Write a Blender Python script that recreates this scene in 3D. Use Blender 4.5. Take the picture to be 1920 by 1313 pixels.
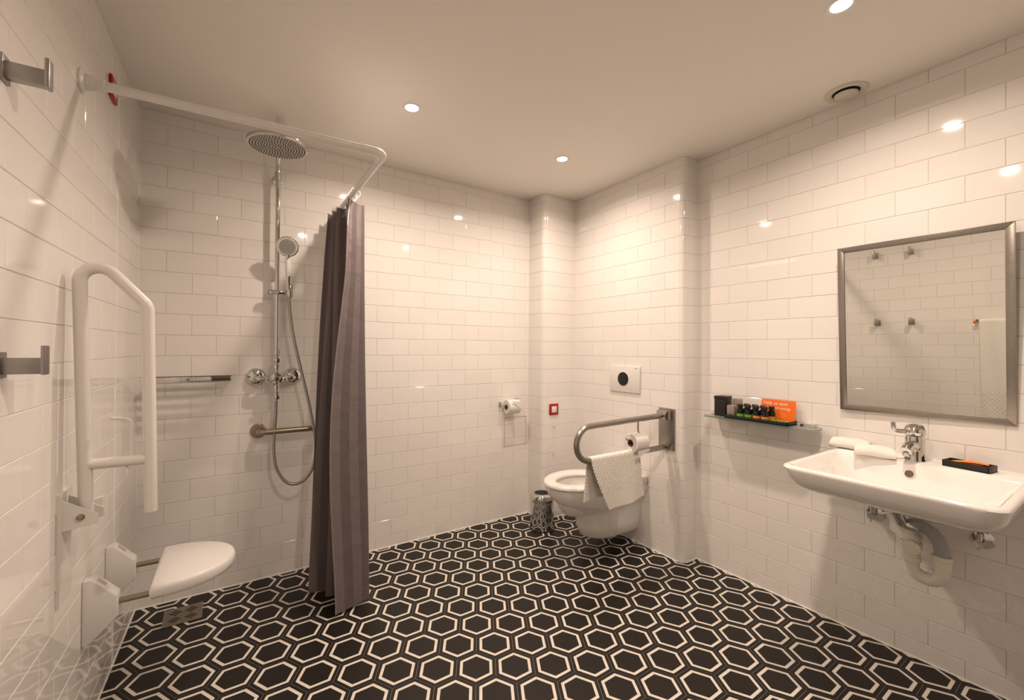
import bpy, bmesh, math, random
from mathutils import Vector, Matrix

for o in list(bpy.data.objects):
    bpy.data.objects.remove(o, do_unlink=True)
SC = bpy.context.scene
COL = SC.collection
R = math.radians
PI = math.pi

# ------------------------------------------------------------------ camera, light level
CAM = Vector((0.3685, -2.6522, 1.2498))
YAW, PITCH, ROLL = 0.57634, 0.0061, 0.00656
FOC, PCX, PCY = 799.52, 951.7, 649.2          # pixels in the 1920x1313 frame
fwd = Vector((math.sin(YAW)*math.cos(PITCH), math.cos(YAW)*math.cos(PITCH), math.sin(PITCH)))
rgt0 = Vector((math.cos(YAW), -math.sin(YAW), 0)); up0 = rgt0.cross(fwd)
rgt = math.cos(ROLL)*rgt0 + math.sin(ROLL)*up0
upv = -math.sin(ROLL)*rgt0 + math.cos(ROLL)*up0
cam_data = bpy.data.cameras.new('camera'); cam = bpy.data.objects.new('camera', cam_data); COL.objects.link(cam)
cam_data.sensor_fit = 'HORIZONTAL'; cam_data.sensor_width = 36.0
cam_data.lens = 36.0*FOC/1920.0
cam_data.shift_x = (960-PCX)/1920.0
cam_data.shift_y = (PCY-656.5)/1920.0
cam_data.clip_start = 0.02
m = Matrix.Identity(4)
for i in range(3):
    m[i][0] = rgt[i]; m[i][1] = upv[i]; m[i][2] = -fwd[i]; m[i][3] = CAM[i]
cam.matrix_world = m
SC.camera = cam

world = bpy.data.worlds.new('world'); SC.world = world; world.use_nodes = True
world.node_tree.nodes['Background'].inputs[0].default_value = (0.0, 0.0, 0.0, 1)
world.node_tree.nodes['Background'].inputs[1].default_value = 0.0

LAMP_SPOTS = [(1.079, -0.713), (2.024, -0.691), (2.045, -2.075), (0.98, -2.13)]
LAMP_POWER = (9.2, 7.6, 9.2, 9.4)
LAMP_COLOR = (1.0, 0.805, 0.655)
LAMP_SPREAD = R(159)
SC.view_settings.view_transform = 'Standard'
SC.view_settings.look = 'None'
SC.view_settings.gamma = 1.0
SC.view_settings.use_curve_mapping = False
SC.view_settings.exposure = 0.32

H_ROOM = 2.389
XR, XT, XB = 2.7215, 2.590, 2.284      # right wall, toilet wall, pipe boxing
YBX, YT = -0.185, -1.125               # boxing front, end of the toilet wall
YF = -3.25                             # wall behind the camera
LA = R(1.2)                            # the left wall is 1.2 degrees out of square
RP, HT = 0.103, 0.1024                 # tile row pitch, half tile pitch
Z12 = 1.203
JW = 0.0022                            # grout joint

def pix(p):
    d = Vector(p)-CAM; w = d.dot(fwd)
    if w <= 0.05: return None
    return (PCX+FOC*d.dot(rgt)/w, PCY-FOC*d.dot(upv)/w, w)
def inframe(p, mg=60):
    q = pix(p)
    return q is not None and -mg < q[0] < 1920+mg and -mg < q[1] < 1313+mg

# ------------------------------------------------------------------ materials
MATS = {}
def mat(name, color, rough=0.5, metal=0.0, spec=0.5, coat=0.0, trans=0.0, ior=1.45, emit=None, estr=0.0, noise=None, bump=None, var=0.0, aniso=0.0, sheen=0.0):
    """noise=(scale, amount) gentle colour mottling; bump=(scale, strength, distance)"""
    if name in MATS: return MATS[name]
    mt = bpy.data.materials.new(name); mt.use_nodes = True
    nt = mt.node_tree; b = nt.nodes['Principled BSDF']
    b.inputs['Base Color'].default_value = (*color, 1)
    b.inputs['Roughness'].default_value = rough
    b.inputs['Metallic'].default_value = metal
    b.inputs['Specular IOR Level'].default_value = spec
    b.inputs['Coat Weight'].default_value = coat
    b.inputs['Transmission Weight'].default_value = trans
    b.inputs['IOR'].default_value = ior
    b.inputs['Anisotropic'].default_value = aniso
    b.inputs['Sheen Weight'].default_value = sheen
    if emit:
        b.inputs['Emission Color'].default_value = (*emit, 1); b.inputs['Emission Strength'].default_value = estr
    tc = nt.nodes.new('ShaderNodeTexCoord')
    if noise or var:
        col = None
        rgb = nt.nodes.new('ShaderNodeRGB'); rgb.outputs[0].default_value = (*color, 1); col = rgb.outputs[0]
        hsv = nt.nodes.new('ShaderNodeHueSaturation'); nt.links.new(col, hsv.inputs['Color'])
        val = None
        if noise:
            nz = nt.nodes.new('ShaderNodeTexNoise'); nz.inputs['Scale'].default_value = noise[0]; nz.inputs['Detail'].default_value = 4
            nt.links.new(tc.outputs['Object'], nz.inputs['Vector'])
            mr = nt.nodes.new('ShaderNodeMapRange'); nt.links.new(nz.outputs['Fac'], mr.inputs['Value'])
            mr.inputs['From Min'].default_value = 0.3; mr.inputs['From Max'].default_value = 0.7
            mr.inputs['To Min'].default_value = 1-noise[1]; mr.inputs['To Max'].default_value = 1+noise[1]; val = mr.outputs[0]
        if var:
            oi = nt.nodes.new('ShaderNodeObjectInfo'); m2 = nt.nodes.new('ShaderNodeMapRange')
            nt.links.new(oi.outputs['Random'], m2.inputs['Value']); m2.inputs['To Min'].default_value = 1-var; m2.inputs['To Max'].default_value = 1+var
            if val is None: val = m2.outputs[0]
            else:
                mu = nt.nodes.new('ShaderNodeMath'); mu.operation = 'MULTIPLY'; nt.links.new(val, mu.inputs[0]); nt.links.new(m2.outputs[0], mu.inputs[1]); val = mu.outputs[0]
        nt.links.new(val, hsv.inputs['Value']); nt.links.new(hsv.outputs[0], b.inputs['Base Color'])
    if bump:
        nz = nt.nodes.new('ShaderNodeTexNoise'); nz.inputs['Scale'].default_value = bump[0]; nz.inputs['Detail'].default_value = 2
        nt.links.new(tc.outputs['Object'], nz.inputs['Vector'])
        bp = nt.nodes.new('ShaderNodeBump'); bp.inputs['Strength'].default_value = bump[1]; bp.inputs['Distance'].default_value = bump[2]
        nt.links.new(nz.outputs['Fac'], bp.inputs['Height']); nt.links.new(bp.outputs[0], b.inputs['Normal'])
    MATS[name] = mt
    return mt

TILE = mat('white_glazed_tile', (0.875, 0.842, 0.812), rough=0.045, spec=0.75, var=0.015, bump=(7, 0.05, 0.004))
GROUT = mat('wall_grout', (0.70, 0.66, 0.62), rough=0.85, noise=(40, 0.06))
SEAL = mat('white_sealant', (0.86, 0.83, 0.79), rough=0.35)
CEIL = mat('ceiling_paint', (0.90, 0.862, 0.80), rough=0.75, bump=(120, 0.05, 0.002))
HEXB = mat('hex_tile_black', (0.013, 0.010, 0.008), rough=0.45, spec=0.35, noise=(60, 0.2))
HEXW = mat('hex_tile_cream', (0.74, 0.69, 0.62), rough=0.42, noise=(30, 0.04))
FGROUT = mat('floor_grout', (0.20, 0.18, 0.17), rough=0.9)
CHROME = mat('chrome', (0.66, 0.655, 0.65), rough=0.06, metal=1.0)
SATIN = mat('satin_nickel', (0.40, 0.385, 0.37), rough=0.38, metal=1.0)
STEEL = mat('brushed_steel', (0.37, 0.34, 0.31), rough=0.30, metal=1.0, noise=(90, 0.05))
STEELD = mat('brushed_steel_warm', (0.40, 0.34, 0.26), rough=0.30, metal=1.0)
WPAINT = mat('white_powder_coat', (0.80, 0.77, 0.74), rough=0.25, coat=0.3)
WPLAS = mat('white_plastic', (0.80, 0.775, 0.755), rough=0.28)
CERAM = mat('white_ceramic', (0.88, 0.855, 0.825), rough=0.06, coat=0.4)
BLACK = mat('black_card', (0.018, 0.015, 0.014), rough=0.45)
DARK = mat('dark_hole', (0.01, 0.01, 0.01), rough=0.6)
GLASSB = mat('black_glass', (0.008, 0.008, 0.008), rough=0.12)
RED = mat('red_plastic', (0.42, 0.006, 0.008), rough=0.3)
ORANGE = mat('orange_card', (0.92, 0.16, 0.008), rough=0.5)
ORANGE2 = mat('orange_sachet', (0.85, 0.27, 0.02), rough=0.35, noise=(60, 0.12))
GREEN = mat('green_label', (0.16, 0.42, 0.03), rough=0.4)
AMBER = mat('orange_label', (0.72, 0.27, 0.04), rough=0.4)
PAPER = mat('paper_white', (0.82, 0.80, 0.77), rough=0.9, bump=(200, 0.1, 0.001))
CORE = mat('cardboard', (0.22, 0.14, 0.08), rough=0.9)
HOSEG = mat('grey_plastic', (0.42, 0.41, 0.41), rough=0.45)
CREAMP = mat('cream_plastic', (0.84, 0.80, 0.71), rough=0.4)
TAUPE = mat('taupe_wrap', (0.46, 0.38, 0.34), rough=0.32, metal=0.65)
MIRROR = mat('mirror_glass', (0.80, 0.81, 0.77), rough=0.0, metal=1.0)
FROST = mat('frosted_glass', (0.72, 0.80, 0.75), rough=0.35, trans=0.85, ior=1.45)
LENS = mat('lamp_lens', (1, 1, 1), rough=0.4, emit=(1.0, 0.86, 0.66), estr=60)
VENTM = mat('cream_vent', (0.70, 0.66, 0.56), rough=0.5)
WOODD = mat('door_paint', (0.75, 0.72, 0.68), rough=0.4)
CLOTH = mat('white_towelling', (0.84, 0.81, 0.76), rough=0.95, sheen=0.2, bump=(260, 0.5, 0.003))

def uvmat(name, build):
    mt = bpy.data.materials.new(name); mt.use_nodes = True
    nt = mt.node_tree; b = nt.nodes['Principled BSDF']
    uv = nt.nodes.new('ShaderNodeUVMap'); sp = nt.nodes.new('ShaderNodeSeparateXYZ'); nt.links.new(uv.outputs[0], sp.inputs[0])
    def mth(op, a, c=None):
        n = nt.nodes.new('ShaderNodeMath'); n.operation = op
        for i, v in enumerate((a, c)):
            if v is None: continue
            if isinstance(v, (int, float)): n.inputs[i].default_value = v
            else: nt.links.new(v, n.inputs[i])
        return n.outputs[0]
    build(nt, b, sp.outputs[0], sp.outputs[1], mth)
    return mt
TOWEL = mat('towelling_plain', (0.84, 0.81, 0.75), rough=0.95)
def _curt(nt, b, u, v, mth):
    # vertical satin stripes 36 mm wide and a fine weave, UV in metres
    s = mth('GREATER_THAN', mth('SINE', mth('MULTIPLY', u, 2*PI/0.086)), 0.0)
    mx = nt.nodes.new('ShaderNodeMix'); mx.data_type = 'RGBA'
    mx.inputs['A'].default_value = (0.232, 0.186, 0.190, 1); mx.inputs['B'].default_value = (0.318, 0.260, 0.262, 1)
    nt.links.new(s, mx.inputs['Factor']); nt.links.new(mx.outputs['Result'], b.inputs['Base Color'])
    r = mth('SUBTRACT', 0.48, mth('MULTIPLY', s, 0.12)); nt.links.new(r, b.inputs['Roughness'])
    b.inputs['Sheen Weight'].default_value = 0.25
    nz = nt.nodes.new('ShaderNodeTexNoise'); nz.inputs['Scale'].default_value = 14; nz.inputs['Detail'].default_value = 3
    tc = nt.nodes.new('ShaderNodeTexCoord'); nt.links.new(tc.outputs['Object'], nz.inputs['Vector'])
    bp = nt.nodes.new('ShaderNodeBump'); bp.inputs['Strength'].default_value = 0.5; bp.inputs['Distance'].default_value = 0.012
    nt.links.new(nz.outputs['Fac'], bp.inputs['Height']); nt.links.new(bp.outputs[0], b.inputs['Normal'])
CURTAIN = uvmat('striped_curtain_fabric', _curt)

# ------------------------------------------------------------------ helpers
def tag(o, label, cat, group=None, kind=None):
    o['label'] = label; o['category'] = cat
    if group: o['group'] = group
    if kind: o['kind'] = kind
    return o
def empty(name, loc, label, cat, group=None, rz=0.0):
    o = bpy.data.objects.new(name, None); COL.objects.link(o); o.empty_display_size = 0.05
    o.location = loc; o.rotation_euler = (0, 0, rz)
    return tag(o, label, cat, group)
def obj(name, bm, mats, parent=None, smooth=35, label=None, world_coords=True):
    """link a bmesh as one object. Geometry is given in world coordinates unless told otherwise."""
    me = bpy.data.meshes.new(name)
    if parent is not None and world_coords:
        bm.transform(parent_world(parent).inverted())
    bmesh.ops.recalc_face_normals(bm, faces=bm.faces[:])
    bm.to_mesh(me); bm.free()
    if not isinstance(mats, (list, tuple)): mats = [mats]
    for x in mats: me.materials.append(x)
    if smooth:
        for pl in me.polygons: pl.use_smooth = True
        try: me.set_sharp_from_angle(angle=R(smooth))
        except Exception: pass
    o = bpy.data.objects.new(name, me); COL.objects.link(o)
    if parent is not None: o.parent = parent
    if label: o['label'] = label
    return o
def parent_world(o):
    mw = o.matrix_basis.copy()
    while o.parent:
        o = o.parent; mw = o.matrix_basis @ mw
    return mw
def centre_origin(o):
    """move a top-level mesh's origin to the middle of its base"""
    me = o.data; xs = [v.co for v in me.vertices]
    lo = Vector([min(c[i] for c in xs) for i in range(3)]); hi = Vector([max(c[i] for c in xs) for i in range(3)])
    c = Vector(((lo.x+hi.x)/2, (lo.y+hi.y)/2, lo.z)); me.transform(Matrix.Translation(-c)); o.location = c
    return o
def thing(name, bm, mats, label, cat, group=None, smooth=35):
    o = obj(name, bm, mats, None, smooth); centre_origin(o)
    return tag(o, label, cat, group)
def BM(): return bmesh.new()
def box(bm, lo, hi, bev=0.0, seg=2, mi=0, mtx=None):
    r = bmesh.ops.create_cube(bm, size=1.0); vs = r['verts']
    c = [(lo[i]+hi[i])/2 for i in range(3)]; s = [abs(hi[i]-lo[i]) for i in range(3)]
    for v in vs: v.co = Vector((v.co[0]*s[0]+c[0], v.co[1]*s[1]+c[1], v.co[2]*s[2]+c[2]))
    fs = set(f for v in vs for f in v.link_faces)
    if bev > 0:
        es = set(e for v in vs for e in v.link_edges)
        rr = bmesh.ops.bevel(bm, geom=list(es), offset=bev, segments=seg, profile=0.5, affect='EDGES')
        fs = set(f for f in rr['faces']) | set(f for f in fs if f.is_valid); vs = list(set(v for f in fs for v in f.verts))
    for f in fs:
        if f.is_valid: f.material_index = mi
    if mtx is not None: bmesh.ops.transform(bm, matrix=mtx, verts=[v for v in vs if v.is_valid])
    return vs
def basis(n):
    n = Vector(n).normalized(); a = Vector((0, 0, 1)) if abs(n.z) < 0.9 else Vector((1, 0, 0))
    u = a.cross(n).normalized(); return u, n.cross(u)
def rings_to_faces(bm, rings, closed=True, cap0=True, cap1=True, mi=0):
    for a, c in zip(rings[:-1], rings[1:]):
        n = len(a)
        for i in range(n if closed else n-1):
            j = (i+1) % n
            f = bm.faces.new((a[i], a[j], c[j], c[i])); f.material_index = mi
    if cap0: bm.faces.new(list(reversed(rings[0]))).material_index = mi
    if cap1: bm.faces.new(rings[-1]).material_index = mi
def tube(bm, pts, r, seg=16, caps=True, mi=0):
    pts = [Vector(p) for p in pts]; n = len(pts)
    rad = r if isinstance(r, (list, tuple)) else [r]*n
    tang = []
    for i in range(n):
        a = pts[max(i-1, 0)]; c = pts[min(i+1, n-1)]; tang.append((c-a).normalized())
    u, v = basis(tang[0]); rings = []
    for i in range(n):
        t = tang[i]; u = (u-t*u.dot(t)).normalized(); v = t.cross(u)
        rings.append([bm.verts.new(pts[i]+rad[i]*(math.cos(2*PI*k/seg)*u+math.sin(2*PI*k/seg)*v)) for k in range(seg)])
    rings_to_faces(bm, rings, True, caps, caps, mi)
def fillet(pts, r, n=8):
    pts = [Vector(p) for p in pts]; out = [pts[0]]
    for i in range(1, len(pts)-1):
        p, a, c = pts[i], (pts[i-1]-pts[i]), (pts[i+1]-pts[i])
        ang = a.angle(c); d = min(r/math.tan(ang/2), a.length*0.49, c.length*0.49); rr = d*math.tan(ang/2)
        a.normalize(); c.normalize(); p0 = p+a*d; p1 = p+c*d; bis = (a+c).normalized(); ctr = p+bis*(rr/math.sin(ang/2))
        v0, v1 = p0-ctr, p1-ctr; tot = v0.angle(v1); ax = v0.cross(v1).normalized()
        for k in range(n+1): out.append(ctr+Matrix.Rotation(tot*k/n, 3, ax) @ v0)
    out.append(pts[-1]); return out
def smoothpath(pts, n=8):
    pts = [Vector(p) for p in pts]; P = [pts[0]*2-pts[1]]+pts+[pts[-1]*2-pts[-2]]; out = []
    for i in range(1, len(P)-2):
        for k in range(n):
            t = k/n
            out.append(0.5*((2*P[i])+(P[i+1]-P[i-1])*t+(2*P[i-1]-5*P[i]+4*P[i+1]-P[i+2])*t*t+(3*P[i]-P[i-1]-3*P[i+1]+P[i+2])*t**3))
    out.append(pts[-1]); return out
def lathe(bm, prof, origin, axis=(0, 0, 1), seg=24, mi=0, cap0=True, cap1=True):
    ax = Vector(axis).normalized(); u, v = basis(ax); o = Vector(origin)
    rings = [[bm.verts.new(o+ax*z+max(r, 1e-5)*(math.cos(2*PI*k/seg)*u+math.sin(2*PI*k/seg)*v)) for k in range(seg)] for r, z in prof]
    rings_to_faces(bm, rings, True, cap0, cap1, mi)
def loft(bm, secs, cap0=True, cap1=True, mi=0):
    rings = [[bm.verts.new(p) for p in s] for s in secs]
    rings_to_faces(bm, rings, True, cap0, cap1, mi)
    return rings
def prism(bm, poly, axis, lo, hi, bev=0.0, mi=0):
    """poly: 2-D points; axis 'x','y','z' extrusion direction"""
    def P(a, b, c): return {'x': (c, a, b), 'y': (a, c, b), 'z': (a, b, c)}[axis]
    a = [bm.verts.new(P(p[0], p[1], lo)) for p in poly]; c = [bm.verts.new(P(p[0], p[1], hi)) for p in poly]
    fs = [bm.faces.new(a), bm.faces.new(c)]
    n = len(poly)
    for i in range(n): fs.append(bm.faces.new((a[i], a[(i+1) % n], c[(i+1) % n], c[i])))
    if bev > 0:
        bmesh.ops.recalc_face_normals(bm, faces=fs)
        es = list(set(e for f in fs for e in f.edges)); bmesh.ops.bevel(bm, geom=es, offset=bev, segments=2, profile=0.5, affect='EDGES')
def rrect(cx, cy, hx, hy, r, n=6):
    out = []
    for (sx, sy, a0) in ((1, 1, 0), (-1, 1, 90), (-1, -1, 180), (1, -1, 270)):
        for k in range(n+1):
            a = R(a0+90*k/n); out.append((cx+sx*(hx-r)+r*math.cos(a), cy+sy*(hy-r)+r*math.sin(a)))
    return out
def copy_tree(o, parent=None):
    c = o.copy(); COL.objects.link(c); c.parent = parent
    for ch in [x for x in bpy.data.objects if x.parent == o]: copy_tree(ch, c)
    return c
rnd = random.Random(7)

# ------------------------------------------------------------------ tiled walls
TM = {}
def tile_mesh(w, h, name='wall_tile'):
    key = (round(w, 3), round(h, 3))
    if key in TM: return TM[key]
    bm = BM(); c = 0.0013; d = 0.0045
    # front face looks towards -y, tile centre at the origin
    o = [(-w/2, -h/2), (w/2, -h/2), (w/2, h/2), (-w/2, h/2)]; i = [(-w/2+c, -h/2+c), (w/2-c, -h/2+c), (w/2-c, h/2-c), (-w/2+c, h/2-c)]
    vi = [bm.verts.new((x, 0, z)) for x, z in i]; vo = [bm.verts.new((x, 0.0009, z)) for x, z in o]; vb = [bm.verts.new((x, d, z)) for x, z in o]
    bm.faces.new(vi)
    for k in range(4):
        l = (k+1) % 4; bm.faces.new((vi[k], vi[l], vo[l], vo[k])); bm.faces.new((vo[k], vo[l], vb[l], vb[k]))
    bmesh.ops.recalc_face_normals(bm, faces=bm.faces[:])
    me = bpy.data.meshes.new(name); bm.to_mesh(me); bm.free(); me.materials.append(TILE); TM[key] = me
    return me
def row_lines():
    zs = [0.0]
    for n in range(23, 0, -1): zs.append((Z12+(12-n)*RP, n))
    return [(0.0, 24)]+zs[1:]+[(H_ROOM, 0)]
ROWS = row_lines()       # (z of lower edge, line number of that edge) ... up to the ceiling
def wall(name, label, O, U, L, joints, slab=(0.0, 0.0), limit=300, part='wall_tile'):
    """O: 2-D start, U: 2-D unit direction with the room on the right-hand side. joints(lower line n) -> joint positions along U."""
    ang = math.atan2(U[1], U[0])
    bm = BM(); box(bm, (-0.0+slab[0], 0.0016, -0.06), (L-slab[1], 0.05, H_ROOM+0.02))
    w = obj(name, bm, GROUT, None, 0)
    w.location = (O[0], O[1], 0); w.rotation_euler = (0, 0, ang)
    tag(w, label, 'wall', kind='structure')
    M = w.matrix_basis.copy()
    tiles = []
    for (z0, n0), (z1, n1) in zip(ROWS[:-1], ROWS[1:]):
        js = sorted(set([0.0+slab[0], L-slab[1]]+[round(j, 4) for j in joints(n0) if slab[0]+0.012 < j < L-slab[1]-0.012]))
        for a, b in zip(js[:-1], js[1:]):
            tiles.append((a, b, z0, z1))
    def score(t):
        p = M @ Vector(((t[0]+t[1])/2, 0, (t[2]+t[3])/2)); q = pix(p)
        if q is None or not inframe(p, 90): return 0
        return (t[1]-t[0])*(t[3]-t[2])/q[2]**2
    order = sorted(range(len(tiles)), key=lambda i: -score(tiles[i]))
    keep = set(order[:limit])
    rest = BM()
    for i, (a, b, z0, z1) in enumerate(tiles):
        me = tile_mesh(b-a-JW, z1-z0-JW)
        loc = Vector(((a+b)/2, 0.0, (z0+z1)/2)); rot = Matrix.Rotation(R(rnd.uniform(-.16, .16)), 4, 'X') @ Matrix.Rotation(R(rnd.uniform(-.12, .12)), 4, 'Z')
        if i in keep:
            t = bpy.data.objects.new(part, me); COL.objects.link(t); t.parent = w
            t.matrix_basis = Matrix.Translation(loc) @ rot
        else:
            tmp = bmesh.new(); tmp.from_mesh(me); tmp.transform(Matrix.Translation(loc) @ rot); tm = bpy.data.meshes.new('tmp'); tmp.to_mesh(tm); tmp.free(); rest.from_mesh(tm); bpy.data.meshes.remove(tm)
    if len(rest.verts):
        o = obj('wall_tile_field', rest, TILE, w, 0, world_coords=False); o['kind'] = 'stuff'
    else: rest.free()
    return w
def seq(start, step, lo, hi):
    k0 = math.ceil((lo-start)/step); out = []
    x = start+k0*step
    while x < hi: out.append(x); x += step
    return out

# back wall: joints from the left corner, odd half tiles in rows whose lower line is even
wall_back = wall('wall_back', 'white glossy tiled wall behind the shower and curtain', (0, 0), (1, 0), XB,
                 lambda n: seq(HT if n % 2 == 0 else 2*HT, 2*HT, 0, XB))
# left wall runs from behind the camera to the corner; the joint line 0.41 m from the corner is continuous
LL = 3.3
lu = (math.sin(LA), math.cos(LA))
wall_left = wall('wall_left', 'white glossy tiled wall with the hooks and the shower seat', (-LL*lu[0], -LL*lu[1]), lu, LL,
                 lambda n: [LL-d for d in seq(HT if n % 2 == 0 else 2*HT, 2*HT, 0, LL)]+[LL-4*HT])
wall_right = wall('wall_right', 'white glossy tiled wall with the mirror and the basin', (XR, YT), (0, -1), YT-YF,
                  lambda n: [1.2153-1.125+k*HT for k in range(0, 24) if (k % 2 == 0) == (n % 2 == 0)])
RB = 0.030
wall_toilet = wall('wall_toilet', 'white tiled wall with the toilet and the flush plate', (XT, YBX), (0, -1), YBX-YT,
                   lambda n: [-0.185+0.991+(k*2-9)*HT+(HT if n % 2 == 0 else 0) for k in range(0, 12)], slab=(0, RB))
wall_boxing = wall('wall_boxing', 'narrow tiled side of the pipe boxing in the far corner', (XB, 0), (0, -1), -YBX, lambda n: [], slab=(0, RB))
wall_boxing_front = wall('wall_boxing_front', 'tiled front of the pipe boxing with the red alarm switch', (XB, YBX), (1, 0), XT-XB, lambda n: [], slab=(RB, 0))
wall_return = wall('wall_return', 'short tiled return beside the toilet grab rail', (XT, YT), (1, 0), XR-XT, lambda n: [], slab=(RB, 0))
def bullnose(cx, cy, parent):
    """rounded outside corner, one piece per tile row; the arc spans from facing -x to facing -y"""
    bm = BM(); prism(bm, [(cx+(RB-0.002)*math.cos(R(180+90*k/8)), cy+(RB-0.002)*math.sin(R(180+90*k/8))) for k in range(9)]+[(cx, cy)], 'z', -0.05, H_ROOM+0.02)
    obj('corner_grout', bm, GROUT, parent, 35)
    for (z0, n0), (z1, n1) in zip(ROWS[:-1], ROWS[1:]):
        bm = BM(); h = JW/2
        out = [(cx+RB*math.cos(R(180+90*k/8)), cy+RB*math.sin(R(180+90*k/8))) for k in range(9)]
        inn = [(cx+(RB-.006)*math.cos(R(180+90*k/8)), cy+(RB-.006)*math.sin(R(180+90*k/8))) for k in range(8, -1, -1)]
        prism(bm, out+inn, 'z', z0+h, z1-h)
        obj('corner_tile', bm, TILE, parent, 35)
bullnose(XB+RB, YBX+RB, wall_boxing)
bullnose(XT+RB, YT+RB, wall_toilet)

# wall behind the camera, with an unseen dark door added for chrome reflections
bm = BM(); box(bm, (-0.12, YF-0.06, -0.06), (XR+0.05, YF, H_ROOM+0.02))
def _brick():
    mt = bpy.data.materials.new('far_tile_pattern'); mt.use_nodes = True; nt = mt.node_tree; b = nt.nodes['Principled BSDF']
    br = nt.nodes.new('ShaderNodeTexBrick'); br.inputs['Color1'].default_value = br.inputs['Color2'].default_value = (0.80, 0.765, 0.735, 1)
    br.inputs['Mortar'].default_value = (0.6, 0.56, 0.52, 1); br.inputs['Scale'].default_value = 1.0; br.inputs['Brick Width'].default_value = 2*HT; br.inputs['Row Height'].default_value = RP; br.inputs['Mortar Size'].default_value = 0.0015
    tc = nt.nodes.new('ShaderNodeTexCoord'); sp = nt.nodes.new('ShaderNodeSeparateXYZ'); cb = nt.nodes.new('ShaderNodeCombineXYZ')
    nt.links.new(tc.outputs['Object'], sp.inputs[0]); nt.links.new(sp.outputs[0], cb.inputs[0]); nt.links.new(sp.outputs[2], cb.inputs[1]); nt.links.new(cb.outputs[0], br.inputs['Vector'])
    nt.links.new(br.outputs['Color'], b.inputs['Base Color']); b.inputs['Roughness'].default_value = 0.1
    return mt
o = obj('wall_front', bm, _brick(), None, 0); tag(o, 'white tiled wall behind the camera', 'wall', kind='structure')

bm = BM(); box(bm, (0.75, YF, 0.0), (1.75, YF+0.035, 2.06), 0.002); d_ = obj('added_door', bm, mat('added_door_dark', (0.085, 0.060, 0.045), rough=0.4), None, 35); tag(d_, 'dark brown door added unseen behind the camera for chrome reflections', 'door', kind='structure')
bm = BM(); tube(bm, fillet([(0.84, YF+0.03, 1.02), (0.84, YF+0.08, 1.02), (0.96, YF+0.08, 1.02)], 0.012, 5), 0.009, 12); obj('added_door_handle', bm, SATIN, d_)
bm = BM(); box(bm, (-0.14, YF-0.06, H_ROOM), (XR+0.06, 0.06, H_ROOM+0.08))
ceiling = obj('ceiling', bm, CEIL, None, 0); tag(ceiling, 'plain off-white painted ceiling with four spotlights', 'ceiling', kind='structure')

# ------------------------------------------------------------------ floor of hexagonal tiles
bm = BM(); box(bm, (-0.14, YF-0.06, -0.08), (XR+0.06, 0.06, -0.0009))
floor = obj('floor', bm, FGROUT, None, 0); tag(floor, 'floor of black hexagonal tiles with cream outlines', 'floor', kind='structure')
HP, HA, HO = 0.15227, R(0.56), Vector((1.4475, -0.8751))
ROOM = [(0, 0), (XB, 0), (XB, YBX), (XT, YBX), (XT, YT), (XR, YT), (XR, YF), (-math.tan(LA)*-YF, YF)]
def inroom(x, y):
    if y > 0 or y < YF or x > XR: return False
    if x < y*math.tan(LA): return False
    if x > XB and y > YBX: return False
    if x > XT and y > YT: return False
    return True
def hex_bm():
    bm = BM(); R0 = (HP-0.0022)/math.sqrt(3)
    def ring(r, z): return [bm.verts.new((r*math.cos(R(60*k)), r*math.sin(R(60*k)), z)) for k in range(6)]
    a, b, c, d = ring(0.0602, 0), ring(0.0730, 0), ring(R0, 0), ring(R0, -0.006)
    bm.faces.new(a)
    for k in range(6):
        l = (k+1) % 6
        bm.faces.new((a[k], b[k], b[l], a[l])).material_index = 1
        bm.faces.new((b[k], c[k], c[l], b[l])); bm.faces.new((c[k], d[k], d[l], c[l]))
    return bm
bm = hex_bm(); hex_me = bpy.data.meshes.new('hex_tile'); bmesh.ops.recalc_face_normals(bm, faces=bm.faces[:]); bm.to_mesh(hex_me); bm.free()
hex_me.materials.append(HEXB); hex_me.materials.append(HEXW)
e1 = Vector((math.cos(R(-30)+HA), math.sin(R(-30)+HA)))*HP; e2 = Vector((math.cos(R(90)+HA), math.sin(R(90)+HA)))*HP
hexes = []
for i in range(-22, 22):
    for j in range(-40, 40):
        c = HO+e1*i+e2*j
        if not (-0.2 < c.x < XR+0.1 and YF-0.1 < c.y < 0.1): continue
        ring = [(c.x+0.0875*math.cos(HA+R(60*k)), c.y+0.0875*math.sin(HA+R(60*k))) for k in range(6)]
        ins = [inroom(*q) for q in ring]+[inroom(c.x, c.y)]
        if any(ins):
            hexes.append((c, all(ins)))
def hscore(h):
    q = pix((h[0].x, h[0].y, 0))
    if q is None or not inframe((h[0].x, h[0].y, 0), 80): return 0
    return 1/q[2]**2
hexes.sort(key=lambda h: -hscore(h))
rest = BM()
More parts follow.
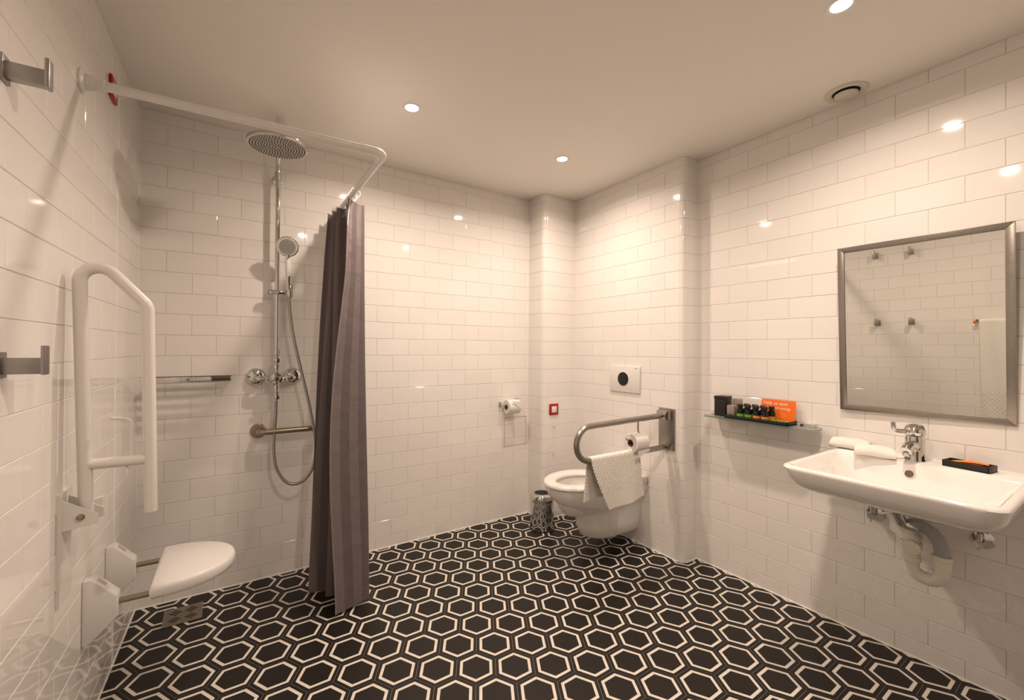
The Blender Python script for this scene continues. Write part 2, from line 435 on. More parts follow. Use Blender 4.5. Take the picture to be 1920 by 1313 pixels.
for n, (c, full) in enumerate(hexes):
    mt = Matrix.Translation((c.x, c.y, 0)) @ Matrix.Rotation(HA, 4, 'Z')
    me = hex_me
    if not full:
        b = bmesh.new(); b.from_mesh(hex_me); b.transform(mt)
        for co, no in (((0, 0, 0), (0, 1, 0)), ((0, 0, 0), (math.cos(LA), -math.sin(LA), 0)), ((XB, 0, 0), (1, 0, 0)), ((0, YBX, 0), (0, 1, 0)), ((XT, 0, 0), (1, 0, 0)), ((0, YT, 0), (0, 1, 0)), ((XR, 0, 0), (1, 0, 0)), ((0, YF, 0), (0, 1, 0))):
            bmesh.ops.bisect_plane(b, geom=b.verts[:]+b.edges[:]+b.faces[:], plane_co=co, plane_no=no)
        dead = [f for f in b.faces if not inroom(*(f.calc_center_median()-Vector((c.x, c.y, 0))*1e-4)[:2])]
        bmesh.ops.delete(b, geom=dead, context='FACES'); b.transform(mt.inverted())
        if not b.faces: b.free(); continue
        me = bpy.data.meshes.new('hex_tile_cut'); b.to_mesh(me); b.free(); me.materials.append(HEXB); me.materials.append(HEXW)
    if n < 300:
        t = bpy.data.objects.new('floor_tile', me); COL.objects.link(t); t.parent = floor; t.matrix_basis = mt
    else:
        b = bmesh.new(); b.from_mesh(me); b.transform(mt); tm = bpy.data.meshes.new('tmp'); b.to_mesh(tm); b.free(); rest.from_mesh(tm); bpy.data.meshes.remove(tm)
o = obj('floor_tile_field', rest, [HEXB, HEXW], floor, 0); o['kind'] = 'stuff'

# sealant lines: along the floor, in the inside corners and at the movement joint on the left wall
def trim(n, a, b, r, label):
    bm = BM(); tube(bm, [a, b], r, 8); o = obj('trim_%d' % n, bm, SEAL, None, 35); centre_origin(o); tag(o, label, 'sealant', kind='structure')
e = 0.001
segs = [((0, 0), (XB, 0), 'white sealant line along the floor under the back wall'), ((XB, 0), (XB, YBX+RB), 'short white sealant line at the foot of the boxing side'),
        ((XB+RB, YBX), (XT, YBX), 'white sealant line at the foot of the boxing front behind the toilet'), ((XT, YBX), (XT, YT+RB), 'white sealant line along the floor under the toilet'),
        ((XT+RB, YT), (XR, YT), 'short white sealant line at the foot of the return'), ((XR, YT), (XR, YF), 'white sealant line along the floor under the basin'),
        ((0, 0), (YF*math.tan(LA), YF), 'white sealant line along the floor under the shower seat')]
k = 1
for a, b, lb in segs:
    trim(k, (*a, e), (*b, e), 0.0042, lb); k += 1
for (x, y), lb in (((0, 0), 'white corner joint between left and back walls'), ((XB, 0), 'white corner joint beside the toilet paper holder'), ((XT, YBX), 'white corner joint behind the toilet'), ((XR, YT), 'white corner joint left of the glass shelf'), ((-4*HT*lu[0], -4*HT*lu[1]), 'white vertical joint on the left wall beyond the support arm')):
    trim(k, (x, y, 0), (x, y, H_ROOM), 0.0028 if k < 12 else 0.0024, lb); k += 1

# ------------------------------------------------------------------ ceiling lamps and air vent
def downlight(i, x, y, label):
    t = empty('ceiling_spotlight', (x, y, H_ROOM), label, 'spotlight', 'ceiling spotlights')
    bm = BM(); lathe(bm, [(0.030, 0.0), (0.030, -0.002), (0.040, -0.003), (0.042, 0.0)], (x, y, H_ROOM), seg=32, cap0=False, cap1=False); obj('trim_ring', bm, WPAINT, t)
    bm = BM(); lathe(bm, [(0.0, -0.0012), (0.030, -0.0012), (0.030, -0.0002), (0.0, -0.0002)], (x, y, H_ROOM), seg=32, cap0=False, cap1=False); obj('lens', bm, LENS, t)
    ld = bpy.data.lights.new('spotlight_beam', 'AREA'); ld.shape = 'DISK'; ld.size = 0.055; ld.energy = LAMP_POWER[i]; ld.color = LAMP_COLOR; ld.spread = LAMP_SPREAD
    lo = bpy.data.objects.new('spotlight_beam', ld); COL.objects.link(lo); lo.parent = t; lo.location = (0, 0, -0.004)
    return t
for i, ((x, y), lb) in enumerate(zip(LAMP_SPOTS, ('lit ceiling spotlight nearest the shower curtain', 'lit ceiling spotlight in front of the toilet', 'lit ceiling spotlight near the air vent, above the basin', 'lit ceiling spotlight above the camera'))):
    downlight(i, x, y, lb)
vx, vy = 2.628, -1.893
t = empty('air_vent', (vx, vy, H_ROOM), 'round cream air vent in the ceiling above the basin', 'vent')
bm = BM(); lathe(bm, [(0.050, 0.0), (0.050, -0.004), (0.060, -0.009), (0.076, -0.006), (0.080, 0.0)], (vx, vy, H_ROOM), seg=40, cap0=False, cap1=False); obj('vent_ring', bm, VENTM, t)
bm = BM(); lathe(bm, [(0.0, -0.001), (0.051, -0.001), (0.051, 0.0)], (vx, vy, H_ROOM), seg=32, cap0=False); obj('vent_opening', bm, DARK, t)
bm = BM(); lathe(bm, [(0.0, -0.020), (0.034, -0.019), (0.042, -0.015), (0.043, -0.011), (0.012, -0.008), (0.012, -0.001)], (vx, vy, H_ROOM), seg=32, cap0=False); obj('vent_disc', bm, VENTM, t)

# ------------------------------------------------------------------ shower rail and curtain
def lw(d, z, off=0.0):
    """point on the left wall: d metres from the corner towards the camera, off metres into the room"""
    return Vector((-d*lu[0]+off*lu[1], -d*lu[1]-off*lu[0], z))
ZRL = 2.051; RRL = 0.0145
f0 = lw(0.872, ZRL)
corner = Vector((0.897, -0.905, ZRL)); endp = Vector((0.897, 0.0, ZRL))
t = empty('curtain_rail', (f0.x, f0.y, ZRL), 'white bent shower curtain rail from the left wall', 'curtain rail')
path = fillet([f0+Vector((0.02, 0, 0)), corner, endp], 0.085, 12)
bm = BM(); tube(bm, path, RRL, 20); obj('rail_tube', bm, WPAINT, t)
bm = BM(); tube(bm, fillet([corner+Vector((-0.092, 0.003, 0)), corner, corner+Vector((0, 0.092, 0))], 0.085, 12), RRL+0.0016, 20); obj('elbow_sleeve', bm, WPLAS, t)
for pos, ax in ((f0, (f0+Vector((1, -lu[0], 0))-f0)), (endp, Vector((0, -1, 0)))):
    bm = BM(); lathe(bm, [(0.036, 0.0), (0.036, 0.006), (0.031, 0.011), (0.024, 0.013), (0.022, 0.030), (0.018, 0.036), (0.018, 0.055), (0.0145, 0.057)], pos, ax, 28); obj('wall_flange', bm, WPLAS, t)

# curtain: a folded sheet, plan polyline at the hem and at the rail
TOP = [(0.868, -0.405), (0.955, -0.345), (0.868, -0.315), (0.938, -0.275), (0.845, -0.235), (0.925, -0.195), (0.830, -0.150), (0.915, -0.105), (0.825, -0.075)]
BOT = [(0.786, -0.572), (0.948, -0.520), (0.815, -0.478), (0.925, -0.440), (0.770, -0.395), (0.900, -0.355), (0.712, -0.318), (0.880, -0.27), (0.715, -0.225)]
def curtain_mesh():
    bm = BM(); uvl = bm.loops.layers.uv.new('UVMap'); NZ = 44
    z0, z1 = 0.018, 2.008
    rows = []
    for k in range(NZ+1):
        s = k/NZ; z = z0+(z1-z0)*s; f = s**1.15
        pts = []
        for i, (a, b) in enumerate(zip(BOT, TOP)):
            x = b[0]+(a[0]-b[0])*(1-f); y = b[1]+(a[1]-b[1])*(1-f)
            x -= (0.050 if i == 0 else 0.012 if i == 1 else 0.0)*math.sin(PI*min(1, s*1.0))**1.2 if False else (0.052 if i == 0 else 0.0)*max(0.0, math.sin(PI*min(1.0, s/0.82)))**1.3
            x += 0.006*math.sin(5.1*s+i*1.7); y += 0.007*math.sin(4.3*s+i*2.3)
            pts.append(Vector((x, y, z)))
        sp = smoothpath(pts, 8)
        # droop of the pleats between the hooks at the top edge
        if k >= NZ-1:
            for j, p in enumerate(sp): p.z -= 0.012*abs(math.sin(PI*j/8))
        rows.append(sp)
    n = len(rows[0]); ulen = [0.0]
    mid = rows[NZ//2]
    for j in range(1, n): ulen.append(ulen[-1]+(mid[j]-mid[j-1]).length)
    V = [[bm.verts.new(p) for p in r] for r in rows]
    for k in range(NZ):
        for j in range(n-1):
            f = bm.faces.new((V[k][j], V[k][j+1], V[k+1][j+1], V[k+1][j]))
            for lp, (kk, jj) in zip(f.loops, ((k, j), (k, j+1), (k+1, j+1), (k+1, j))): lp[uvl].uv = (ulen[jj], rows[kk][jj].z)
    bmesh.ops.solidify(bm, geom=bm.faces[:], thickness=0.0014)
    return bm, rows
cb, crow = curtain_mesh()
t = empty('shower_curtain', (0.87, -0.35, 0.0), 'dark mauve-grey striped fabric shower curtain bunched on the rail', 'curtain')
obj('curtain_fabric', cb, CURTAIN, t, 60)
# hem welt on the free front edge and the bottom hem
bm = BM(); tube(bm, [r[0]+Vector((0, -0.001, 0)) for r in crow], 0.003, 6); obj('side_hem', bm, CURTAIN, t)
for i in range(9):
    p = Vector((0.897, TOP[i][1], ZRL))
    bm = BM(); tube(bm, [p+Vector((0.024*math.cos(2*PI*k/18), 0.0, 0.024*math.sin(2*PI*k/18)-0.010)) for k in range(19)], 0.0022, 8, caps=False); obj('curtain_ring', bm, WPLAS, t, label='clear white plastic curtain ring')
bm = BM(); tube(bm, smoothpath([(0.872, -0.412, 2.01), (0.862, -0.425, 1.96), (0.857, -0.428, 1.91), (0.855, -0.425, 1.86)], 6), 0.0026, 8); obj('tie_cord', bm, WPLAS, t, label='white tie cord')

# ------------------------------------------------------------------ shower column on the back wall
sx, sy = 0.576, -0.062
t = empty('shower_column', (sx, 0, 1.08), 'chrome shower column with round rain head and exposed mixer', 'shower')
bm = BM()
arc = [Vector((sx, sy, 1.22)), Vector((sx, sy, 2.19))]
for k in range(1, 17):
    a = PI*k/16; arc.append(Vector((sx-0.036*(1-math.cos(a))/2, sy-0.205*(1-math.cos(a)), 2.19+0.172*math.sin(a))))
arc.append(Vector((sx-0.036, sy-0.41, 2.165)))
tube(bm, arc, 0.0115, 16); obj('riser_pipe', bm, CHROME, t)
hx, hy, hz = sx-0.036, sy-0.41, 2.160
bm = BM(); lathe(bm, [(0.0, 0.040), (0.014, 0.040), (0.016, 0.022), (0.03, 0.018), (0.112, 0.014), (0.123, 0.009), (0.124, 0.0), (0.122, -0.005), (0.118, -0.006)], (hx, hy, hz), seg=48, cap0=False); hd = obj('rain_head', bm, CHROME, t)
NOZ = mat('nozzle_plate', (0.66, 0.63, 0.60), rough=0.4, metal=0.0)
bm = BM(); lathe(bm, [(0.0, -0.0075), (0.117, -0.0075), (0.117, -0.005)], (hx, hy, hz), seg=48, cap0=False, cap1=False); obj('nozzle_plate', bm, NOZ, hd)
bm = BM()
for ring in range(1, 11):
    rr = ring*0.0110; n = max(6, int(ring*6))
    for k in range(n):
        a = 2*PI*k/n+ring*0.3; lathe(bm, [(0.0024, -0.0074), (0.0020, -0.0105), (0.0008, -0.0108)], (hx+rr*math.cos(a), hy+rr*math.sin(a), hz), seg=6, cap0=False)
o = obj('nozzles', bm, DARK, hd); o['kind'] = 'stuff'
# wall bracket of the riser
bm = BM(); lathe(bm, [(0.026, 0.0), (0.026, 0.006), (0.020, 0.010), (0.011, 0.012), (0.011, 0.06)], (sx, 0, 2.165), (0, -1, 0), 28); obj('wall_bracket', bm, CHROME, t)
bm = BM(); lathe(bm, [(0.0150, -0.022), (0.0175, -0.020), (0.0175, 0.020), (0.0150, 0.022)], (sx, sy, 2.165), seg=24); obj('bracket_collar', bm, CHROME, t)
# mixer: two wall rosettes, cross body, centre knob, diverters above and below
zv = 1.083
for dx in (-0.092, 0.085):
    bm = BM(); lathe(bm, [(0.047, 0.0), (0.047, 0.005), (0.044, 0.018), (0.034, 0.030), (0.018, 0.037)], (sx+dx, 0, zv+0.008), (0, -1, 0), 32); obj('wall_rosette', bm, CHROME, t)
bm = BM(); tube(bm, fillet([(sx-0.092, -0.02, zv+0.006), (sx-0.092, -0.066, zv), (sx+0.085, -0.066, zv), (sx+0.085, -0.02, zv+0.006)], 0.02, 6), 0.0125, 16); obj('mixer_body', bm, CHROME, t)
for dx in (-0.05, 0.046):
    bm = BM(); lathe(bm, [(0.0125, -0.010), (0.0165, -0.008), (0.0165, 0.008), (0.0125, 0.010)], (sx+dx, -0.066, zv), (1, 0, 0), 6); obj('union_nut', bm, CHROME, t)
kb = BM(); lathe(kb, [(0.018, 0.0), (0.030, 0.006), (0.032, 0.012), (0.032, 0.022), (0.028, 0.026), (0.016, 0.027), (0.014, 0.044), (0.011, 0.047)], (sx, -0.066, zv), (0, -1, 0), 32); kn = obj('temperature_knob', kb, CHROME, t)
for k in range(4):
    a = PI*k/2+0.4; bm = BM(); tube(bm, [(sx+0.010*math.cos(a), -0.100, zv+0.010*math.sin(a)), (sx+0.034*math.cos(a), -0.100, zv+0.034*math.sin(a))], [0.0045, 0.006], 10); obj('knob_spoke', bm, CHROME, kn)
bm = BM(); tube(bm, [(sx, -0.064, zv-0.12), (sx, -0.064, zv+0.15)], 0.0105, 16); obj('mixer_stem', bm, CHROME, t)
for dz, h in ((0.062, 0.012), (0.138, 0.014), (-0.045, 0.010), (-0.085, 0.012)):
    bm = BM(); lathe(bm, [(0.011, -h), (0.0155, -h*.8), (0.0155, h*.8), (0.011, h)], (sx, -0.064, zv+dz), seg=16); obj('stem_collar', bm, CHROME, t)
for dz, r in ((0.098, 0.017), (-0.098, 0.0155)):
    bm = BM(); lathe(bm, [(0.010, 0.0), (0.010, 0.018), (r, 0.020), (r, 0.032), (r*.8, 0.036), (0.004, 0.037)], (sx, -0.062, zv+dz), (0, -1, 0), 24); obj('diverter_knob', bm, CHROME, t)
bm = BM(); tube(bm, [(sx+0.006, -0.085, zv+0.11), (sx+0.012, -0.088, zv+0.165)], [0.003, 0.002], 8); obj('diverter_lever', bm, CHROME, t)
# slider bracket
bm = BM(); box(bm, (sx-0.040, sy-0.016, 1.533), (sx+0.058, sy+0.014, 1.555), 0.006); obj('slider_bracket', bm, CHROME, t)
bm = BM(); lathe(bm, [(0.009, 0.0), (0.013, 0.003), (0.013, 0.022), (0.010, 0.025)], (sx-0.048, sy, 1.544), (1, 0, 0), 20); obj('slider_knob', bm, CHROME, t)
bm = BM(); box(bm, (sx+0.047, sy-0.045, 1.515), (sx+0.070, sy-0.012, 1.590), 0.005); obj('handset_holder', bm, CHROME, t)

# hand shower (held in the slider), with its hose
t = empty('hand_shower', (0.622, -0.105, 1.55), 'chrome hand shower with white handle and long metal hose', 'hand shower')
hp = Vector((0.617, -0.128, 1.782)); hn = Vector((-0.12, -0.93, -0.28)).normalized()
bm = BM(); lathe(bm, [(0.0, -0.024), (0.020, -0.022), (0.049, -0.010), (0.054, 0.0), (0.053, 0.006), (0.049, 0.008)], hp, hn, 36, cap0=False); hh = obj('spray_head', bm, CHROME, t)
bm = BM(); lathe(bm, [(0.0, 0.0088), (0.047, 0.0088), (0.049, 0.007)], hp, hn, 36, cap0=False, cap1=False); obj('spray_face', bm, NOZ, hh)
bm = BM(); u_, v_ = basis(hn)
for ring in range(0, 6):
    n = max(1, ring*6)
    for k in range(n):
        a = 2*PI*k/n; lathe(bm, [(0.0025, 0.0085), (0.0020, 0.0108)], hp+ring*0.0072*(math.cos(a)*u_+math.sin(a)*v_), hn, 6, cap0=False)
o = obj('nozzles', bm, DARK, hh); o['kind'] = 'stuff'
ha, hb = Vector((0.620, -0.118, 1.735)), Vector((0.628, -0.096, 1.545))
ax = (hb-ha).normalized()
bm = BM(); lathe(bm, [(0.009, -0.006), (0.010, 0.004), (0.008, 0.012), (0.012, 0.018)], ha, ax, 20); obj('neck', bm, CHROME, t)
bm = BM(); lathe(bm, [(0.011, 0.016), (0.0145, 0.04), (0.0150, 0.075), (0.0125, 0.106)], ha, ax, 20); obj('handle_grip', bm, CERAM, t, label='white porcelain grip')
bm = BM(); lathe(bm, [(0.0125, 0.105), (0.0135, 0.112), (0.010, 0.120), (0.0095, 0.20), (0.0075, 0.215)], ha, ax, 20); obj('handle_tail', bm, CHROME, t)
hose = smoothpath([ha+ax*0.21, (0.637, -0.10, 1.42), (0.655, -0.11, 1.29), (0.684, -0.12, 1.15), (0.717, -0.13, 1.00), (0.748, -0.135, 0.84), (0.764, -0.135, 0.70), (0.745, -0.13, 0.585), (0.690, -0.125, 0.525), (0.630, -0.115, 0.530), (0.582, -0.10, 0.600), (0.566, -0.085, 0.70), (0.570, -0.072, 0.81), (0.576, -0.064, 0.90), (sx, -0.064, 0.965)], 10)
bm = BM(); tube(bm, hose, [0.0078+0.0006*(i % 2) for i in range(len(hose))], 12); obj('hose', bm, SATIN, t, 60)

# chrome soap shelf
t = empty('shower_shelf', (0.22, -0.06, 1.08), 'chrome shower shelf on the back wall behind the support arm', 'shelf')
x0, x1 = 0.070, 0.372
bm = BM(); box(bm, (x0, -0.118, 1.080), (x1, -0.114, 1.106), 0.0012); obj('front_band', bm, CHROME, t)
for x in (x0, x1-0.004):
    bm = BM(); box(bm, (x, -0.116, 1.080), (x+0.004, 0.0, 1.106), 0.0012); obj('side_band', bm, CHROME, t)
for k in range(6):
    bm = BM(); y = -0.112+k*0.021; box(bm, (x0+0.003, y, 1.081), (x1-0.003, y+0.010, 1.085), 0.0008); obj('slat', bm, CHROME, t)
bm = BM(); box(bm, (x0, -0.120, 1.1055), (x1+0.001, -0.110, 1.1085), 0.001); obj('top_lip', bm, GLASSB, t, label='black rubber lip')

# shower grab bar
t = empty('shower_grab_bar', (0.50, 0, 0.80), 'brushed steel grab bar on the back wall beside the curtain', 'grab bar')
bm = BM(); tube(bm, fillet([(0.498, 0.0, 0.800), (0.498, -0.068, 0.800), (0.86, -0.068, 0.800), (0.86, 0.0, 0.800)], 0.035, 8), 0.0155, 18); obj('bar', bm, STEELD, t)
for x in (0.498, 0.86):
    bm = BM(); lathe(bm, [(0.0385, 0.0), (0.0385, 0.005), (0.034, 0.009), (0.017, 0.010)], (x, 0, 0.800), (0, -1, 0), 32); obj('wall_flange', bm, STEELD, t)

# ------------------------------------------------------------------ left wall: support arm, seat, hooks, alarm
# folding support arm (folded up)
t = empty('folding_support_arm', lw(1.0, 0.77), 'white tubular folding support arm raised against the left wall', 'support arm')
def L3(d, off, z): return lw(d, z, off)
RA = 0.0165; dA = 0.985
loop = fillet([L3(dA, 0.050, 0.775), L3(dA, 0.028, 1.545), L3(dA, 0.180, 1.372), L3(dA, 0.193, 0.755)], 0.042, 14)
bm = BM(); tube(bm, loop, RA, 20); obj('tube_loop', bm, WPAINT, t)
bm = BM(); tube(bm, [L3(dA, 0.056, 0.912), L3(dA, 0.180, 0.912)], RA*0.92, 18); obj('cross_tube', bm, WPAINT, t)
bm = BM(); tube(bm, fillet([L3(dA, 0.145, 0.925), L3(dA, 0.145, 1.035), L3(dA, 0.100, 1.040)], 0.014, 6), 0.0045, 10); obj('roll_hook', bm, WPAINT, t, label='thin bent white wire hook')
bm = BM(); tube(bm, [L3(dA, 0.135, 0.902), L3(dA+.004, 0.138, 0.876)], 0.004, 8); obj('hook_tail', bm, WPAINT, t)
def cheek(bm, d0, d1, prof):
    """profile (off, z) extruded along the wall"""
    a = [bm.verts.new(L3(d0, o_, z_)) for o_, z_ in prof]; c = [bm.verts.new(L3(d1, o_, z_)) for o_, z_ in prof]; n = len(prof)
    fs = [bm.faces.new(a), bm.faces.new(c)]
    for i in range(n): fs.append(bm.faces.new((a[i], a[(i+1) % n], c[(i+1) % n], c[i])))
    return fs
bm = BM(); cheek(bm, dA-0.055, dA+0.040, [(0.0, 0.54), (0.008, 0.54), (0.008, 0.845), (0.0, 0.845)]); wp = obj('wall_plate', bm, WPAINT, t)
prof = [(0.006, 0.828), (0.082, 0.778), (0.082, 0.752), (0.006, 0.742)]
for d0 in (dA+0.026, dA-0.032):
    bm = BM(); cheek(bm, d0, d0+0.005, prof); obj('bracket_cheek', bm, WPAINT, t)
bm = BM(); cheek(bm, dA-0.032, dA+0.032, [(0.008, 0.742), (0.070, 0.750), (0.070, 0.754), (0.008, 0.746)]); obj('bracket_base', bm, WPAINT, t)
bm = BM(); lathe(bm, [(0.009, 0.0), (0.0085, 0.004), (0.006, 0.005), (0.0055, 0.0025), (0.0, 0.0025)], L3(dA+0.031, 0.046, 0.775), (-lu[0], -lu[1], 0), 20, cap1=False); obj('bolt', bm, STEELD, t)
bm = BM(); cheek(bm, dA-0.06, dA-0.034, [(0.055, 0.762), (0.078, 0.768), (0.078, 0.806), (0.052, 0.800)]); obj('stop_block', bm, WPAINT, t)

# folding shower seat
t = empty('folding_shower_seat', lw(0.65, 0.42), 'white plastic fold-down shower seat on two wall hinges', 'shower seat')
bp_ = [(0.0, 0.506), (0.022, 0.508), (0.084, 0.440), (0.087, 0.374), (0.020, 0.305), (0.0, 0.300)]
for d0 in (0.80, 0.532):
    bm = BM(); cheek(bm, d0, d0-0.052, bp_); bmesh.ops.recalc_face_normals(bm, faces=bm.faces[:]); bmesh.ops.bevel(bm, geom=bm.edges[:], offset=0.004, segments=2, profile=0.5, affect='EDGES'); hb_ = obj('hinge_block', bm, WPLAS, t)
    bm = BM(); cheek(bm, d0-0.016, d0-0.036, [(0.030, 0.494), (0.078, 0.4405), (0.0805, 0.4425), (0.0325, 0.4975)]); obj('hinge_slot', bm, mat('shade_grey_plastic', (0.5, 0.48, 0.47), rough=0.4), hb_)
    bm = BM(); tube(bm, [L3(d0-0.026, 0.07, 0.412), L3(d0-0.026, 0.27, 0.412)], 0.0095, 14); obj('support_rod', bm, STEELD, t)
def dseat(ins, z):
    xs, xo, y0, y1 = 0.150+ins, 0.392-ins, -0.825+ins, -0.478-ins
    yc, hy = (y0+y1)/2, (y1-y0)/2; out = []
    for k in range(29):
        a = R(-90+180*k/28); out.append(Vector((xs+(xo-xs)*max(0.0, math.cos(a))**0.85, yc+hy*math.sin(a), z)))
    return out
bm = BM(); loft(bm, [dseat(0.016, 0.404), dseat(0.006, 0.408), dseat(0.001, 0.420), dseat(0.0, 0.440), dseat(0.004, 0.450), dseat(0.012, 0.4535)]); obj('seat', bm, WPLAS, t, 50)

# coat hooks: two above, two below
def hook(d, z, label):
    t = empty('coat_hook', lw(d, z), label, 'coat hook', 'chrome coat hooks on the left wall')
    def bx(o0, o1, z0, z1, hw, nm, m_=SATIN):
        bm = BM(); fs = cheek(bm, d-hw, d+hw, [(o0, z0), (o1, z0), (o1, z1), (o0, z1)]); bmesh.ops.recalc_face_normals(bm, faces=fs); bmesh.ops.bevel(bm, geom=bm.edges[:], offset=0.0018, segments=2, profile=0.5, affect='EDGES'); obj(nm, bm, m_, t)
    bx(0.0, 0.005, z-0.030, z+0.024, 0.019, 'wall_plate'); bx(0.004, 0.064, z-0.022, z+0.012, 0.011, 'hook_arm'); bx(0.062, 0.070, z-0.024, z+0.038, 0.012, 'hook_tip')
    return t
hook(1.352, 1.822, 'upper chrome coat hook nearer the shower rail'); hook(1.352, 1.212, 'lower chrome coat hook nearer the shower rail')
hook(1.590, 1.822, 'upper chrome coat hook seen in the mirror, nearer the camera'); hook(1.580, 1.212, 'lower chrome coat hook seen in the mirror, nearer the towel')

# alarm switches: red frame with a white centre
def alarm(name, O, U, N, label, cord):
    O, U, N = Vector(O), Vector(U), Vector(N); Zv = Vector((0, 0, 1))
    t = empty(name, O, label, 'alarm switch')
    def plate(h, d0, d1, nm, m_, bev=0.002, dz=0):
        bm = BM(); box(bm, (-h, d0, -h), (h, d1, h), bev); bm.transform(Matrix((U.to_4d(), N.to_4d(), Zv.to_4d(), (0, 0, 0, 1))).transposed() if False else Matrix(((U.x, N.x, 0, O.x), (U.y, N.y, 0, O.y), (0, 0, 1, O.z+dz), (0, 0, 0, 1)))); return obj(nm, bm, m_, t)
    plate(0.041, 0.0, 0.010, 'frame', RED, 0.003); plate(0.0235, 0.008, 0.0115, 'button', WPLAS); plate(0.0045, 0.0112, 0.0125, 'indicator', mat('pale_lens', (0.75, 0.73, 0.7), rough=0.3), 0.0008, -0.008)
    if cord:
        q = O+N*0.008
        bm = BM(); tube(bm, [q+Vector((0, 0, -0.040)), q+Vector((0, 0, -0.32))], 0.0012, 6); obj('pull_cord', bm, WPLAS, t)
        bm = BM(); lathe(bm, [(0.002, 0.012), (0.007, 0.004), (0.007, -0.004), (0.003, -0.010)], q+Vector((0, 0, -0.120)), seg=12); obj('cord_bead', bm, WPLAS, t)
        bm = BM(); lathe(bm, [(0.002, 0.020), (0.005, 0.010), (0.006, -0.014), (0.003, -0.018)], q+Vector((0, 0, -0.315)), seg=12); obj('cord_grip', bm, WPLAS, t)
alarm('alarm_switch', (2.381, YBX, 0.803), (1, 0, 0), (0, -1, 0), 'red framed alarm pull switch beside the toilet', True)
alarm('alarm_switch', lw(0.520, 2.205), (-lu[0], -lu[1], 0), (lu[1], -lu[0], 0), 'red framed alarm switch high on the left wall by the curtain rail', False)

# bath towel on a bar behind the camera, seen in the mirror
t = empty('towel_bar', lw(2.2, 1.19), 'towel bar with an orange end on the left wall, seen in the mirror', 'towel bar')
bm = BM(); tube(bm, [L3(1.965, 0.045, 1.19), L3(2.56, 0.045, 1.19)], 0.008, 12); obj('bar', bm, CHROME, t)
bm = BM(); tube(bm, [L3(1.950, 0.045, 1.19), L3(1.968, 0.045, 1.19)], 0.012, 12); obj('end_cap', bm, ORANGE, t, label='orange end cap')
for d in (1.968, 2.55):
    bm = BM(); tube(bm, [L3(d, 0.0, 1.198), L3(d, 0.045, 1.198)], 0.009, 12); obj('post', bm, GLASSB, t)
def waffle(u, v):
    if v < 0.085: return 0.0
    k = 2*PI/0.0190; return 0.0034*math.sin(k*u)*math.sin(k*v)
def drape(bm, fn, nu, nv, th, uvl_name='UVMap'):
    uvl = bm.loops.layers.uv.new(uvl_name); V = [[None]*(nv+1) for _ in range(nu+1)]; UV = {}
    for i in range(nu+1):
        for j in range(nv+1):
            p, uv = fn(i/nu, j/nv); v = bm.verts.new(p); V[i][j] = v; UV[v] = uv
    for i in range(nu):
        for j in range(nv):
            f = bm.faces.new((V[i][j], V[i+1][j], V[i+1][j+1], V[i][j+1]))
            for lp in f.loops: lp[uvl].uv = UV[lp.vert]
    bm.normal_update()
    mv_ = [(v, v.normal*waffle(*UV[v])) for v in bm.verts]
    for v, d_ in mv_: v.co += d_
    bmesh.ops.solidify(bm, geom=bm.faces[:], thickness=th)
def btow(u, v):
    d = 1.985+0.46*u
    L_ = 0.92*2; s = v*1.62
    if s < 0.80: off, z = 0.062, 1.19-0.80+s; w = 0.80-s
    elif s < 0.86: a = PI*(s-0.80)/0.06; off, z = 0.045+0.017*math.cos(a), 1.19+0.017*math.sin(a)
    else: off, z = 0.028, 1.19-(s-0.86)
    return L3(d, max(off+0.003*math.sin(9*u*PI+z*5), 0.012), z), (u*0.46, s+0.09 if s < 0.24 else 0.0)
bm = BM(); drape(bm, btow, 90, 300, 0.005); o = thing('bath_towel', bm, TOWEL, 'white bath towel hanging on the left wall, seen in the mirror', 'towel')

# floor drain
t = empty('floor_drain', (0.195, -0.163, 0), 'square steel floor drain under the shower seat', 'drain')
DM = Matrix.Translation((0.195, -0.163, 0)) @ Matrix.Rotation(R(1.0), 4, 'Z')
bm = BM(); box(bm, (-0.070, -0.074, 0.0), (0.070, 0.074, 0.0035), 0.001, mtx=DM); obj('plate', bm, mat('drain_plate', (0.30, 0.265, 0.215), rough=0.35, metal=1.0), t)
for s_ in (-1, 1):
    bm = BM(); box(bm, (s_*0.071-0.0025, -0.076, 0.0), (s_*0.071+0.0025, 0.076, 0.005), 0.0008, mtx=DM); obj('rim', bm, STEEL, t)
for q in range(4):
    for k in range(3):
        ang = R(45+90*q); c_ = Vector((0.030*(1 if q in (0, 3) else -1), 0.030*(1 if q < 2 else -1), 0)); dirv = Vector((0.7071, 0.7071 if q in (1, 3) else -0.7071, 0)) if False else None
        a = R(45) if q in (0, 2) else R(-45)
        ofs = (k-1)*0.0125
        px, py = c_.x-math.sin(a)*ofs, c_.y+math.cos(a)*ofs
        bm = BM(); box(bm, (-0.020, -0.0034, 0.0034), (0.020, 0.0034, 0.0038), mtx=DM @ Matrix.Translation((px, py, 0)) @ Matrix.Rotation(a, 4, 'Z')); obj('slot', bm, DARK, t)

